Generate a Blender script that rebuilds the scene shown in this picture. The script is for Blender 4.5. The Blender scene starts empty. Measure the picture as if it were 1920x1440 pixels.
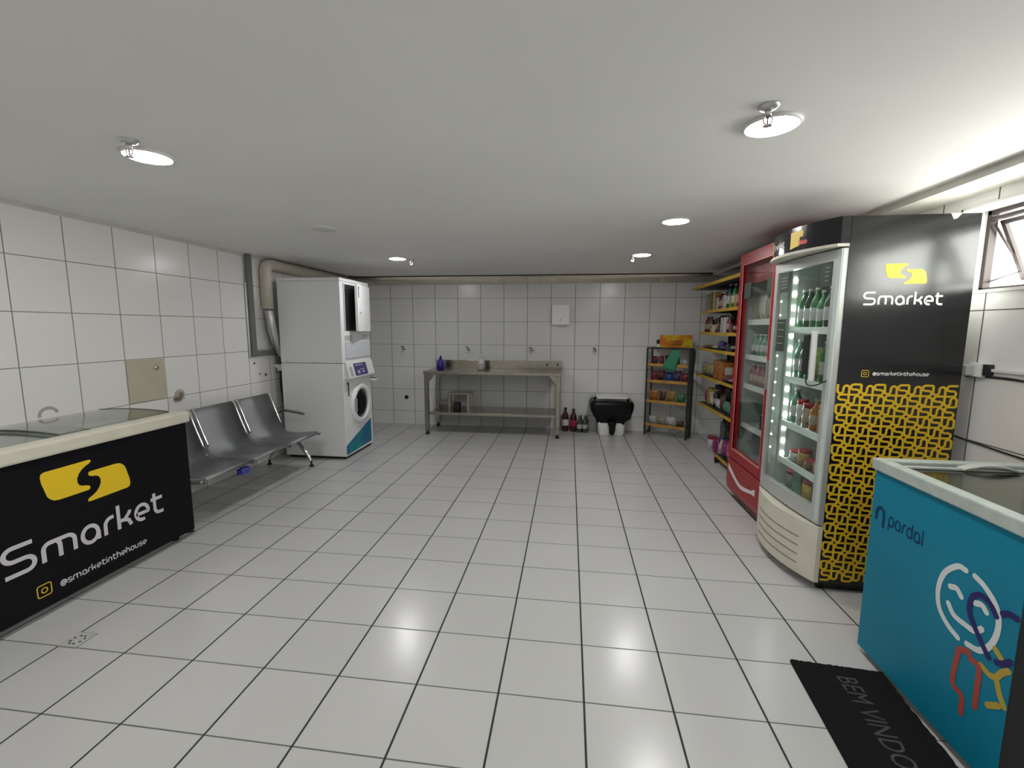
import bpy, bmesh, math, random
from mathutils import Vector, Matrix

random.seed(7)
SC = bpy.context.scene
COL = SC.collection

# ------------------------------------------------------------------ camera
CAM_Z = 1.4411
YAW, PITCH, ROLL, FPX = 0.1267, 0.1252, 0.0039, 838.91
cy, sy = math.cos(YAW), math.sin(YAW)
cp, sp = math.cos(PITCH), math.sin(PITCH)
fwd = Vector((-sy * cp, cy * cp, -sp))
rgt = Vector((cy, sy, 0))
up = rgt.cross(fwd)
r2 = math.cos(ROLL) * rgt + math.sin(ROLL) * up
u2 = -math.sin(ROLL) * rgt + math.cos(ROLL) * up
cam_data = bpy.data.cameras.new('camera')
cam_data.sensor_width = 36
cam_data.lens = FPX / 1920 * 36
cam_data.clip_start = 0.02
cam = bpy.data.objects.new('camera', cam_data)
COL.objects.link(cam)
M = Matrix((r2, u2, -fwd)).transposed().to_4x4()
M.translation = Vector((0, 0, CAM_Z))
cam.matrix_world = M
SC.camera = cam

# ------------------------------------------------------------------ world, exposure
w = bpy.data.worlds.new('world')
SC.world = w
w.use_nodes = True
w.node_tree.nodes['Background'].inputs[0].default_value = (1.0, 0.97, 0.925, 1)
w.node_tree.nodes['Background'].inputs[1].default_value = 23.0
SC.view_settings.view_transform = 'Standard'
SC.view_settings.look = 'None'
SC.view_settings.exposure = -0.15
SC.view_settings.gamma = 1
SC.view_settings.use_curve_mapping = False
SC.cycles.use_denoising = True
SC.cycles.max_bounces = 10
SC.cycles.diffuse_bounces = 6
SC.cycles.glossy_bounces = 5
SC.cycles.transparent_max_bounces = 16
SC.cycles.sample_clamp_indirect = 6
SC.cycles.caustics_reflective = False
SC.cycles.caustics_refractive = False
LAMP = 142.0          # emission of the ceiling discs

# room extents (metres)
XL, XR, YB, YF, ZC = -3.239, 2.06, 6.368, -1.30, 2.165
WY0, WY1, WZ0, WZ1 = 1.05, 2.76, 1.625, 2.07   # window opening in the right wall

pl = bpy.data.lights.new('window_portal', 'AREA')
pl.shape = 'RECTANGLE'; pl.size = WY1 - WY0; pl.size_y = WZ1 - WZ0
pl.cycles.is_portal = True
po = bpy.data.objects.new('window_portal', pl)
COL.objects.link(po)
po.matrix_world = Matrix.Translation((XR + 0.16, (WY0 + WY1) / 2, (WZ0 + WZ1) / 2)) @ Matrix(((0, 0, 1, 0), (1, 0, 0, 0), (0, 1, 0, 0), (0, 0, 0, 1)))

# ------------------------------------------------------------------ materials
MATS = {}
def mat(name, col, rough=0.5, metal=0.0, spec=0.5, noise=0.0, nscale=8.0, trans=0.0, emit=None, estr=0.0, bump=0.0, bscale=60.0, aniso=0.0, coat=0.0):
    if name in MATS: return MATS[name]
    m = bpy.data.materials.new(name); m.use_nodes = True
    nt = m.node_tree; b = nt.nodes['Principled BSDF']
    b.inputs['Base Color'].default_value = (*col, 1)
    b.inputs['Roughness'].default_value = rough
    b.inputs['Metallic'].default_value = metal
    b.inputs['Specular IOR Level'].default_value = spec
    b.inputs['Transmission Weight'].default_value = trans
    b.inputs['Coat Weight'].default_value = coat
    if emit:
        b.inputs['Emission Color'].default_value = (*emit, 1)
        b.inputs['Emission Strength'].default_value = estr
    if noise > 0 or bump > 0:
        tc = nt.nodes.new('ShaderNodeTexCoord')
    if noise > 0:
        n = nt.nodes.new('ShaderNodeTexNoise'); n.inputs['Scale'].default_value = nscale; n.inputs['Detail'].default_value = 4
        nt.links.new(tc.outputs['Object'], n.inputs['Vector'])
        r = nt.nodes.new('ShaderNodeValToRGB')
        r.color_ramp.elements[0].position = 0.3; r.color_ramp.elements[1].position = 0.7
        r.color_ramp.elements[0].color = (*[c * (1 - noise) for c in col], 1)
        r.color_ramp.elements[1].color = (*[min(1, c * (1 + noise * 0.4)) for c in col], 1)
        nt.links.new(n.outputs['Fac'], r.inputs['Fac'])
        nt.links.new(r.outputs['Color'], b.inputs['Base Color'])
    if bump > 0:
        n2 = nt.nodes.new('ShaderNodeTexNoise'); n2.inputs['Scale'].default_value = bscale
        nt.links.new(tc.outputs['Object'], n2.inputs['Vector'])
        bp = nt.nodes.new('ShaderNodeBump'); bp.inputs['Strength'].default_value = bump; bp.inputs['Distance'].default_value = 0.01
        nt.links.new(n2.outputs['Fac'], bp.inputs['Height'])
        nt.links.new(bp.outputs['Normal'], b.inputs['Normal'])
    MATS[name] = m
    return m

def glassmat(name, tint=(0.95, 0.98, 0.96), refl=1.0, rough=0.02):
    m = bpy.data.materials.new(name); m.use_nodes = True
    nt = m.node_tree; nt.nodes.clear()
    out = nt.nodes.new('ShaderNodeOutputMaterial')
    t = nt.nodes.new('ShaderNodeBsdfTransparent'); t.inputs[0].default_value = (*tint, 1)
    g = nt.nodes.new('ShaderNodeBsdfGlossy'); g.inputs['Roughness'].default_value = rough
    f = nt.nodes.new('ShaderNodeLayerWeight'); f.inputs['Blend'].default_value = 0.5
    pw = nt.nodes.new('ShaderNodeMath'); pw.operation = 'POWER'; pw.inputs[1].default_value = 4.0
    nt.links.new(f.outputs['Facing'], pw.inputs[0])
    mu = nt.nodes.new('ShaderNodeMath'); mu.operation = 'MULTIPLY_ADD'; mu.inputs[1].default_value = 0.6 * refl; mu.inputs[2].default_value = 0.035 * refl
    mx = nt.nodes.new('ShaderNodeMixShader')
    nt.links.new(pw.outputs[0], mu.inputs[0]); nt.links.new(mu.outputs[0], mx.inputs[0])
    nt.links.new(t.outputs[0], mx.inputs[1]); nt.links.new(g.outputs[0], mx.inputs[2])
    nt.links.new(mx.outputs[0], out.inputs[0])
    MATS[name] = m
    return m

def tilemat(name, ax_u, ax_v, u0, v0, su, sv, gu, gv, col, gcol_u, gcol_v, rough, tilt=0.0, var=0.04, spec=0.5, dirt=0.06):
    """tiles on a grid: grout lines at u = u0 + k*su (width gu) and v = v0 + k*sv (width gv)"""
    m = bpy.data.materials.new(name); m.use_nodes = True
    nt = m.node_tree; b = nt.nodes['Principled BSDF']; N = nt.nodes; L = nt.links
    geo = N.new('ShaderNodeNewGeometry'); sep = N.new('ShaderNodeSeparateXYZ')
    L.new(geo.outputs['Position'], sep.inputs[0])
    def math_(op, a, bb=None, c=None):
        n = N.new('ShaderNodeMath'); n.operation = op
        for i, v in enumerate((a, bb, c)):
            if v is None: continue
            if isinstance(v, (int, float)): n.inputs[i].default_value = v
            else: L.new(v, n.inputs[i])
        return n.outputs[0]
    def line(ax, o, s, g):
        t = math_('DIVIDE', math_('SUBTRACT', sep.outputs[ax], o), s)
        fl = math_('FLOOR', t); fr = math_('FRACT', t)
        d = math_('MULTIPLY', math_('MINIMUM', fr, math_('SUBTRACT', 1.0, fr)), s)
        mask = math_('SMOOTH_MIN', 1.0, math_('DIVIDE', d, g / 2), 0.0)
        mr = N.new('ShaderNodeMapRange'); mr.inputs['From Min'].default_value = g * 0.35; mr.inputs['From Max'].default_value = g * 0.65
        L.new(d, mr.inputs['Value'])
        return fl, mr.outputs[0]            # 0 in grout, 1 in tile
    fu, mu_ = line(ax_u, u0, su, gu); fv, mv_ = line(ax_v, v0, sv, gv)
    cmb = N.new('ShaderNodeCombineXYZ'); L.new(fu, cmb.inputs[0]); L.new(fv, cmb.inputs[1])
    wn = N.new('ShaderNodeTexWhiteNoise'); wn.noise_dimensions = '3D'; L.new(cmb.outputs[0], wn.inputs['Vector'])
    nz = N.new('ShaderNodeTexNoise'); nz.inputs['Scale'].default_value = 1.7; nz.inputs['Detail'].default_value = 5
    L.new(geo.outputs['Position'], nz.inputs['Vector'])
    k = math_('ADD', math_('MULTIPLY', math_('SUBTRACT', wn.outputs['Value'], 0.5), var), 1.0)
    k = math_('ADD', k, math_('MULTIPLY', math_('SUBTRACT', nz.outputs['Fac'], 0.5), dirt))
    vm = N.new('ShaderNodeVectorMath'); vm.operation = 'SCALE'; vm.inputs[0].default_value = col
    L.new(k, vm.inputs['Scale'])
    m1 = N.new('ShaderNodeMix'); m1.data_type = 'RGBA'; m1.inputs[6].default_value = (*gcol_v, 1)
    L.new(mv_, m1.inputs[0]); L.new(vm.outputs[0], m1.inputs[7])
    m2 = N.new('ShaderNodeMix'); m2.data_type = 'RGBA'; m2.inputs[6].default_value = (*gcol_u, 1)
    L.new(mu_, m2.inputs[0]); L.new(m1.outputs[2], m2.inputs[7])
    L.new(m2.outputs[2], b.inputs['Base Color'])
    both = math_('MULTIPLY', mu_, mv_)
    rr = N.new('ShaderNodeMapRange'); rr.inputs['To Min'].default_value = 0.85; rr.inputs['To Max'].default_value = rough
    L.new(both, rr.inputs['Value']); L.new(rr.outputs[0], b.inputs['Roughness'])
    b.inputs['Specular IOR Level'].default_value = spec
    if tilt > 0:
        vs = N.new('ShaderNodeVectorMath'); vs.operation = 'SUBTRACT'; vs.inputs[1].default_value = (0.5, 0.5, 0.5)
        L.new(wn.outputs['Color'], vs.inputs[0])
        sc2 = N.new('ShaderNodeVectorMath'); sc2.operation = 'SCALE'; sc2.inputs['Scale'].default_value = tilt
        L.new(vs.outputs[0], sc2.inputs[0])
        ad = N.new('ShaderNodeVectorMath'); ad.operation = 'ADD'
        L.new(geo.outputs['Normal'], ad.inputs[0]); L.new(sc2.outputs[0], ad.inputs[1])
        nn = N.new('ShaderNodeVectorMath'); nn.operation = 'NORMALIZE'; L.new(ad.outputs[0], nn.inputs[0])
        L.new(nn.outputs[0], b.inputs['Normal'])
    MATS[name] = m
    return m

TW = 0.33162
Z2 = 1.19277
floor_m = tilemat('floor_tiles', 0, 1, 0.08352, 2.22859, 0.33634, 0.31862, 0.0085, 0.0058, (0.51, 0.509, 0.50), (0.018, 0.018, 0.016), (0.11, 0.11, 0.10), 0.22, tilt=0.004, var=0.03, spec=0.5)
back_m = tilemat('back_wall_tiles', 0, 2, -2.6068, Z2, 0.335, TW, 0.0065, 0.005, (0.76, 0.76, 0.75), (0.13, 0.125, 0.11), (0.20, 0.20, 0.18), 0.22, tilt=0.006, var=0.05)
left_m = tilemat('left_wall_tiles', 1, 2, 2.25673, Z2, 0.32123, TW, 0.006, 0.005, (0.87, 0.86, 0.85), (0.22, 0.21, 0.19), (0.22, 0.21, 0.19), 0.22, tilt=0.006, var=0.03)
right_m = tilemat('right_wall_tiles', 1, 2, 2.555, 1.205, 0.330, TW, 0.008, 0.006, (0.82, 0.81, 0.80), (0.10, 0.10, 0.09), (0.10, 0.10, 0.09), 0.22, tilt=0.006, var=0.03)
ceil_m = mat('ceiling_paint', (0.87, 0.865, 0.85), 0.95, noise=0.05, nscale=0.8, spec=0.1)
cornice_m = mat('cornice_plaster', (0.66, 0.65, 0.60), 0.8, noise=0.12, nscale=6)
white_m = mat('white_enamel', (0.82, 0.83, 0.84), 0.35, coat=0.3)
whitep = mat('white_plastic', (0.75, 0.75, 0.73), 0.45)
cream = mat('cream_plastic', (0.63, 0.60, 0.50), 0.5, noise=0.08, nscale=9)
black = mat('black_plastic', (0.012, 0.012, 0.013), 0.45)
vinyl = mat('black_vinyl', (0.005, 0.005, 0.007), 0.45, spec=0.14)
vinyl_gl = mat('black_vinyl_glossy', (0.008, 0.008, 0.010), 0.17, spec=0.55, bump=0.10, bscale=4)
yellow = mat('logo_yellow', (0.80, 0.55, 0.012), 0.45)
lettering_m = mat('lettering_white', (0.78, 0.76, 0.78), 0.5)
lettering_d = mat('lettering_lilac_grey', (0.60, 0.57, 0.62), 0.5)
chrome = mat('chrome', (0.72, 0.72, 0.72), 0.12, metal=1)
steel = mat('brushed_steel', (0.40, 0.375, 0.32), 0.24, metal=1, noise=0.15, nscale=14)
seatsteel = mat('perforated_steel', (0.27, 0.28, 0.29), 0.36, metal=0.85, bump=0.25, bscale=400)
alu = mat('aluminium', (0.62, 0.62, 0.62), 0.33, metal=0.9)
darkmetal = mat('dark_bronze_frame', (0.035, 0.025, 0.024), 0.5, metal=0.3)
greymetal = mat('grey_conduit', (0.17, 0.17, 0.17), 0.5)
duct_m = mat('beige_duct', (0.68, 0.63, 0.54), 0.5, noise=0.12, nscale=5)
rubber = mat('black_rubber', (0.02, 0.02, 0.02), 0.8)
red_m = mat('red_enamel', (0.30, 0.004, 0.010), 0.32, spec=.35)
blue_m = mat('cyan_vinyl', (0.002, 0.19, 0.30), 0.5, spec=0.25, noise=0.10, nscale=2.5)
inner_m = mat('fridge_liner', (0.50, 0.56, 0.53), 0.5)
inner_g = mat('fridge_liner_grey', (0.30, 0.34, 0.33), 0.5)
shelfyel = mat('yellow_shelf_edge', (0.46, 0.29, 0.02), 0.5, noise=0.15, nscale=10)
woodyel = mat('pine_shelf_edge', (0.46, 0.25, 0.045), 0.55, noise=0.3, nscale=20)
shelfblk = mat('black_shelf', (0.018, 0.018, 0.020), 0.5)
glass = glassmat('clear_glass')
glass_b = glassmat('lid_glass', tint=(0.86, 0.89, 0.86), refl=1.8, rough=0.10)
led_m = mat('led_bead', (1, 1, 1), 0.5, emit=(0.93, 1.0, 0.96), estr=60)
led_refl = mat('led_bead_small', (1, 1, 1), 0.5, emit=(0.93, 1.0, 0.96), estr=14)
lamp_m = mat('lamp_diffuser', (1, 1, 1), 0.5, emit=(1.0, 0.99, 0.975), estr=LAMP)
lamp_off = mat('lamp_diffuser_off', (0.66, 0.66, 0.64), 0.5)

# ------------------------------------------------------------------ mesh helpers
def new(): return bmesh.new()

def box(bm, x0, x1, y0, y1, z0, z1, bev=0.0, seg=2):
    r = bmesh.ops.create_cube(bm, size=1)
    vs = r['verts']
    for v in vs:
        v.co = Vector(((x0 + x1) / 2 + v.co.x * (x1 - x0), (y0 + y1) / 2 + v.co.y * (y1 - y0), (z0 + z1) / 2 + v.co.z * (z1 - z0)))
    if bev > 0:
        es = list({e for v in vs for e in v.link_edges})
        bmesh.ops.bevel(bm, geom=es, offset=bev, segments=seg, profile=0.6, affect='EDGES')
    return bm

def rings(bm, rs, closed_caps=True, smooth=True):
    """rs: list of rings (lists of Vector, equal length)"""
    vr = [[bm.verts.new(p) for p in r] for r in rs]
    n = len(vr[0])
    for a, b in zip(vr[:-1], vr[1:]):
        for i in range(n):
            f = bm.faces.new((a[i], a[(i + 1) % n], b[(i + 1) % n], b[i])); f.smooth = smooth
    if closed_caps:
        bm.faces.new(list(reversed(vr[0]))); bm.faces.new(vr[-1])
    return bm

def tube(bm, pts, r, seg=10, caps=True):
    pts = [Vector(p) for p in pts]
    rr = r if isinstance(r, (list, tuple)) else [r] * len(pts)
    rs = []; prev = None
    for i, p in enumerate(pts):
        if i == 0: d = pts[1] - p
        elif i == len(pts) - 1: d = p - pts[-2]
        else: d = (pts[i + 1] - p).normalized() + (p - pts[i - 1]).normalized()
        d.normalize()
        if prev is None:
            a = d.orthogonal().normalized()
        else:
            a = (prev - d * prev.dot(d)).normalized()
        prev = a; b = d.cross(a)
        rs.append([p + (a * math.cos(2 * math.pi * k / seg) + b * math.sin(2 * math.pi * k / seg)) * rr[i] for k in range(seg)])
    return rings(bm, rs, caps)

def smoothpath(pts, n=6):
    pts = [Vector(p) for p in pts]; out = []
    P = [pts[0] * 2 - pts[1]] + pts + [pts[-1] * 2 - pts[-2]]
    for i in range(1, len(P) - 2):
        for k in range(n):
            t = k / n
            a, b, c, d = P[i - 1], P[i], P[i + 1], P[i + 2]
            out.append(0.5 * ((2 * b) + (c - a) * t + (2 * a - 5 * b + 4 * c - d) * t * t + (3 * b - a - 3 * c + d) * t ** 3))
    out.append(pts[-1]); return out

def cyl(bm, p0, p1, r, seg=16, r1=None):
    return tube(bm, [p0, p1], [r, r if r1 is None else r1], seg)

def lathe(bm, prof, c=(0, 0, 0), seg=16, axis='z'):
    rs = []
    for r, h in prof:
        ring = []
        for k in range(seg):
            a = 2 * math.pi * k / seg
            v = (r * math.cos(a), r * math.sin(a), h) if axis == 'z' else ((h, r * math.cos(a), r * math.sin(a)) if axis == 'x' else (r * math.sin(a), h, r * math.cos(a)))
            ring.append(Vector(c) + Vector(v))
        rs.append(ring)
    return rings(bm, rs)

def prism(bm, poly, mp, d0, d1):
    """poly: 2-D outline; mp(u, v, d) -> Vector"""
    a = [bm.verts.new(mp(u, v, d0)) for u, v in poly]
    b = [bm.verts.new(mp(u, v, d1)) for u, v in poly]
    n = len(poly)
    bm.faces.new(a); bm.faces.new(list(reversed(b)))
    for i in range(n): bm.faces.new((a[i], b[i], b[(i + 1) % n], a[(i + 1) % n]))
    return bm

def stroke(bm, pts, wd, mp, d=0.0, cap=False):
    """flat ribbon of width wd along the 2-D polyline pts on a surface mapped by mp(u, v, d)"""
    n = len(pts); L = []; R_ = []
    for i in range(n):
        x, y = pts[i]
        if i == 0: dx, dy = pts[1][0] - x, pts[1][1] - y; k = 1
        elif i == n - 1: dx, dy = x - pts[-2][0], y - pts[-2][1]; k = 1
        else:
            ax, ay = x - pts[i - 1][0], y - pts[i - 1][1]; bx, by = pts[i + 1][0] - x, pts[i + 1][1] - y
            la, lb = math.hypot(ax, ay) or 1e-9, math.hypot(bx, by) or 1e-9
            ax /= la; ay /= la; bx /= lb; by /= lb
            dx, dy = ax + bx, ay + by
            if math.hypot(dx, dy) < 1e-6: dx, dy = ax, ay
            k = 1 / max(0.5, math.sqrt(max(0.0, (1 + ax * bx + ay * by) / 2)))
        l = math.hypot(dx, dy) or 1e-9
        nx, ny = -dy / l * wd / 2 * k, dx / l * wd / 2 * k
        L.append(bm.verts.new(mp(x + nx, y + ny, d))); R_.append(bm.verts.new(mp(x - nx, y - ny, d)))
    for i in range(n - 1):
        bm.faces.new((L[i], L[i + 1], R_[i + 1], R_[i]))
    if cap:
        for (x, y), (px, py) in ((pts[0], pts[1]), (pts[-1], pts[-2])):
            a0 = math.atan2(y - py, x - px)
            vs = [bm.verts.new(mp(x + math.cos(a0 - math.pi / 2 + math.pi * t / 8) * wd / 2, y + math.sin(a0 - math.pi / 2 + math.pi * t / 8) * wd / 2, d)) for t in range(9)]
            bm.faces.new(vs)
    return bm

def arc(cx, cy_, rx, ry, a0, a1, n=10):
    return [(cx + rx * math.cos(math.radians(a0 + (a1 - a0) * i / n)), cy_ + ry * math.sin(math.radians(a0 + (a1 - a0) * i / n))) for i in range(n + 1)]

def obj(name, bm, m, parent=None, recalc=True, label=None, kind=None, smooth_angle=None):
    if recalc: bmesh.ops.recalc_face_normals(bm, faces=bm.faces)
    me = bpy.data.meshes.new(name); bm.to_mesh(me); bm.free()
    me.materials.append(m)
    o = bpy.data.objects.new(name, me); COL.objects.link(o)
    if parent is not None:
        o.parent = parent
        me.transform(Matrix.Translation(-gpos(parent)))   # builders write world coordinates
    if label: o['label'] = label
    if kind: o['kind'] = kind
    return o

def gpos(p):
    v = Vector((0, 0, 0))
    while p is not None:
        v += p.location; p = p.parent
    return v

def thing(name, label, cat, loc=(0, 0, 0), group=None):
    o = bpy.data.objects.new(name, None); COL.objects.link(o)
    o.location = loc; o.empty_display_size = 0.1
    o['label'] = label; o['category'] = cat
    if group: o['group'] = group
    return o

def tag(o, label, cat, group=None, kind=None):
    o['label'] = label; o['category'] = cat
    if group: o['group'] = group
    if kind: o['kind'] = kind
    return o

def struct(name, bm, m, label=None):
    o = obj(name, bm, m); o['kind'] = 'structure'
    if label: o['label'] = label
    return o

def dup(root, loc, rotz=0.0, label=None, group=None, scale=None):
    r = root.copy(); COL.objects.link(r); r.location = loc; r.rotation_euler = (0, 0, rotz)
    if scale: r.scale = scale
    if label: r['label'] = label
    if group: r['group'] = group
    for ch in list(root.children):
        c = ch.copy(); COL.objects.link(c); c.parent = r
        for g in ch.children:
            d = g.copy(); COL.objects.link(d); d.parent = c
    return r

# surface maps
def map_x(x, s=1, u0=0, v0=0, k=1, shear=0.0):  # plane x = const, u to +y*s, v up; d goes to +x
    return lambda u, v, d: Vector((x + d, u0 + s * u * k, v0 + v * k))
def map_y(y, u0=0, v0=0, k=1):        # plane y = const, u to +x, v up; d goes to -y
    return lambda u, v, d: Vector((u0 + u * k, y - d, v0 + v * k))

# ------------------------------------------------------------------ stroke lettering
def glyph(ch):
    """strokes (unit x-height) and advance"""
    if ch == 'S': return [[(1.30, 1.42), (0.45, 1.42)] + arc(0.45, 1.07, 0.38, 0.35, 90, 270)[1:] + [(0.95, 0.72)] + arc(0.95, 0.37, 0.36, 0.35, 90, -90)[1:] + [(0.05, 0.02)]], 1.62
    if ch == 'm': return [[(0.1, 0.0), (0.1, 0.62)] + arc(0.45, 0.62, 0.35, 0.34, 180, 60)[1:], [(0.30, 0.93), (0.62, 0.96)] + arc(0.62, 0.62, 0.26, 0.34, 90, 0)[1:] + [(0.88, 0.0)], [(0.62, 0.96), (1.25, 0.96)] + arc(1.25, 0.62, 0.35, 0.34, 90, 0)[1:] + [(1.60, 0.0)]], 1.90
    if ch == 'a': return [arc(0.52, 0.48, 0.42, 0.48, 0, 360, 22), [(0.96, 0.50), (0.96, 0.0)]], 1.26
    if ch == 'r': return [[(0.1, 0.0), (0.1, 0.55)] + arc(0.50, 0.55, 0.40, 0.41, 180, 90)[1:] + [(0.62, 0.96)]], 0.80
    if ch == 'k': return [[(0.1, 0.0), (0.1, 1.5)], [(0.1, 0.48), (0.45, 0.48), (0.78, 0.82), (0.80, 0.96)], [(0.42, 0.48), (0.70, 0.36), (0.85, 0.0)]], 1.08
    if ch == 'e': return [[(0.12, 0.42), (0.92, 0.42)] + arc(0.52, 0.48, 0.42, 0.48, -4, 290, 20)], 1.16
    if ch == 't': return [[(0.25, 1.36), (0.25, 0.35)] + arc(0.55, 0.35, 0.30, 0.33, 180, 270)[1:] + [(0.85, 0.02)], [(0.0, 0.98), (0.82, 0.98)]], 1.0
    if ch == 's': return [[(0.78, 0.96), (0.32, 0.96)] + arc(0.32, 0.72, 0.24, 0.24, 90, 270)[1:] + [(0.56, 0.48)] + arc(0.56, 0.24, 0.24, 0.24, 90, -90)[1:] + [(0.05, 0.0)]], 1.0
    if ch == 'i': return [[(0.1, 0.0), (0.1, 0.96)], [(0.1, 1.22), (0.1, 1.42)]], 0.40
    if ch == 'n': return [[(0.1, 0.0), (0.1, 0.55)] + arc(0.47, 0.55, 0.37, 0.41, 180, 0)[1:] + [(0.84, 0.0)]], 1.12
    if ch == 'h': return [[(0.1, 0.0), (0.1, 1.5)], [(0.1, 0.55)] + arc(0.47, 0.55, 0.37, 0.41, 180, 0) + [(0.84, 0.0)]], 1.12
    if ch == 'o': return [arc(0.50, 0.48, 0.42, 0.48, 0, 360, 22)], 1.14
    if ch == 'u': return [[(0.1, 0.96), (0.1, 0.41)] + arc(0.47, 0.41, 0.37, 0.41, 180, 360)[1:] + [(0.84, 0.96)]], 1.12
    if ch == 'p': return [arc(0.52, 0.48, 0.42, 0.48, 0, 360, 22), [(0.1, 0.5), (0.1, -0.5)]], 1.18
    if ch == 'd': return [arc(0.48, 0.48, 0.40, 0.48, 0, 360, 22), [(0.90, 0.0), (0.90, 1.45)]], 1.18
    if ch == 'l': return [[(0.1, 0.0), (0.1, 1.45)]], 0.40
    if ch == '@': return [arc(0.62, 0.50, 0.24, 0.28, 0, 360, 14), [(0.87, 0.80), (0.87, 0.35)] + arc(1.0, 0.35, 0.12, 0.14, 180, 340, 5)[1:] + arc(0.62, 0.50, 0.56, 0.62, -5, 300, 20)], 1.40
    return [], 0.5

def text_width(s): return sum(glyph(c)[1] for c in s)
def write(bm, s, width, mp, wd=0.2, d=0.0, sy_=1.0):
    """writes s from (0,0) with total width `width` through mp; sy_ stretches the height"""
    k = width / text_width(s); x = 0
    m2 = lambda u, v, dd: mp(u * k, v * k * sy_, dd)
    for ch in s:
        st, adv = glyph(ch)
        for i_, q in enumerate(st):
            stroke(bm, [(px + x, py) for px, py in q], wd, m2, d + i_ * 0.00012, cap=False)
        x += adv
    return k

LOGO = [(-.99, .40), (-.97, .47), (-.90, .50), (.02, .51), (.07, .50), (.08, .46), (.04, .42), (-.05, .38), (-.14, .32), (-.21, .24), (-.26, .13), (-.26, .04), (-.23, -.03), (-.17, -.07), (-.08, -.09), (-.01, -.12), (.01, -.16), (-.01, -.21), (-.05, -.22), (-.66, -.22), (-.77, -.20), (-.85, -.14), (-.90, -.06), (-.98, .27)]
def logo(mp, m, parent, d=0.0):
    for sgn in (1, -1):
        bm = bmesh.new()
        bm.faces.new([bm.verts.new(mp(sgn * u, sgn * v, d)) for u, v in LOGO])
        bm.normal_update(); bmesh.ops.triangulate(bm, faces=bm.faces)
        obj('emblem_half', bm, m, parent, recalc=False, label='yellow half of the split emblem')
def camera_icon(bm, mp, wd=0.16, d=0.0):
    r = 0.35; q = []
    for cx_, cy_, a in ((1 - r, 1 - r, 0), (-1 + r, 1 - r, 90), (-1 + r, -1 + r, 180), (1 - r, -1 + r, 270)):
        q += arc(cx_, cy_, r, r, a, a + 90, 5)
    stroke(bm, q + [q[0], q[1]], wd, mp, d)
    stroke(bm, arc(0, 0, .42, .42, 0, 370, 16), wd, mp, d)
    return bm

# ================================================================== THE ROOM
struct('floor', box(new(), XL - 0.2, XR + 0.4, YF - 0.2, YB + 0.2, -0.1, 0), floor_m)
struct('ceiling', box(new(), XL - 0.2, XR + 0.4, YF - 0.2, YB + 0.2, ZC, ZC + 0.1), ceil_m)
struct('wall_back', box(new(), XL - 0.2, XR + 0.2, YB, YB + 0.2, 0, ZC), back_m)
struct('wall_left', box(new(), XL - 0.2, XL, YF, YB, 0, ZC), left_m)
struct('wall_front', box(new(), XL - 0.2, XR + 0.3, YF - 0.2, YF, 0, ZC), left_m)
bm = new()
T = 0.24
box(bm, XR, XR + T, YF, YB, 0, WZ0)
box(bm, XR, XR + T, YF, YB, WZ1, ZC)
box(bm, XR, XR + T, YF, WY0, WZ0, WZ1)
box(bm, XR, XR + T, WY1, YB, WZ0, WZ1)
struct('wall_right', bm, right_m)
# white painted window reveal
bm = new()
box(bm, XR - 0.004, XR + T, WY1 - 0.012, WY1, WZ0, WZ1)
box(bm, XR - 0.004, XR + T, WY0, WY0 + 0.012, WZ0, WZ1)
box(bm, XR - 0.004, XR + T, WY0, WY1, WZ1 - 0.012, WZ1)
box(bm, XR - 0.012, XR + T, WY0, WY1, WZ0 - 0.001, WZ0 + 0.014)
struct('trim_3', bm, mat('reveal_paint', (0.80, 0.79, 0.77), 0.7))
# trims
struct('trim_1', box(new(), 1.85, XR, YF, YB, 2.128, ZC), cornice_m)          # flat cornice along the window wall
bm = new()
prism(bm, [(0, 0), (0.022, 0), (0.010, -0.012), (0, -0.028)], lambda u, v, d: Vector((XL + u, d, ZC + v)), YF, YB)
struct('trim_2', bm, cornice_m)
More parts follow.
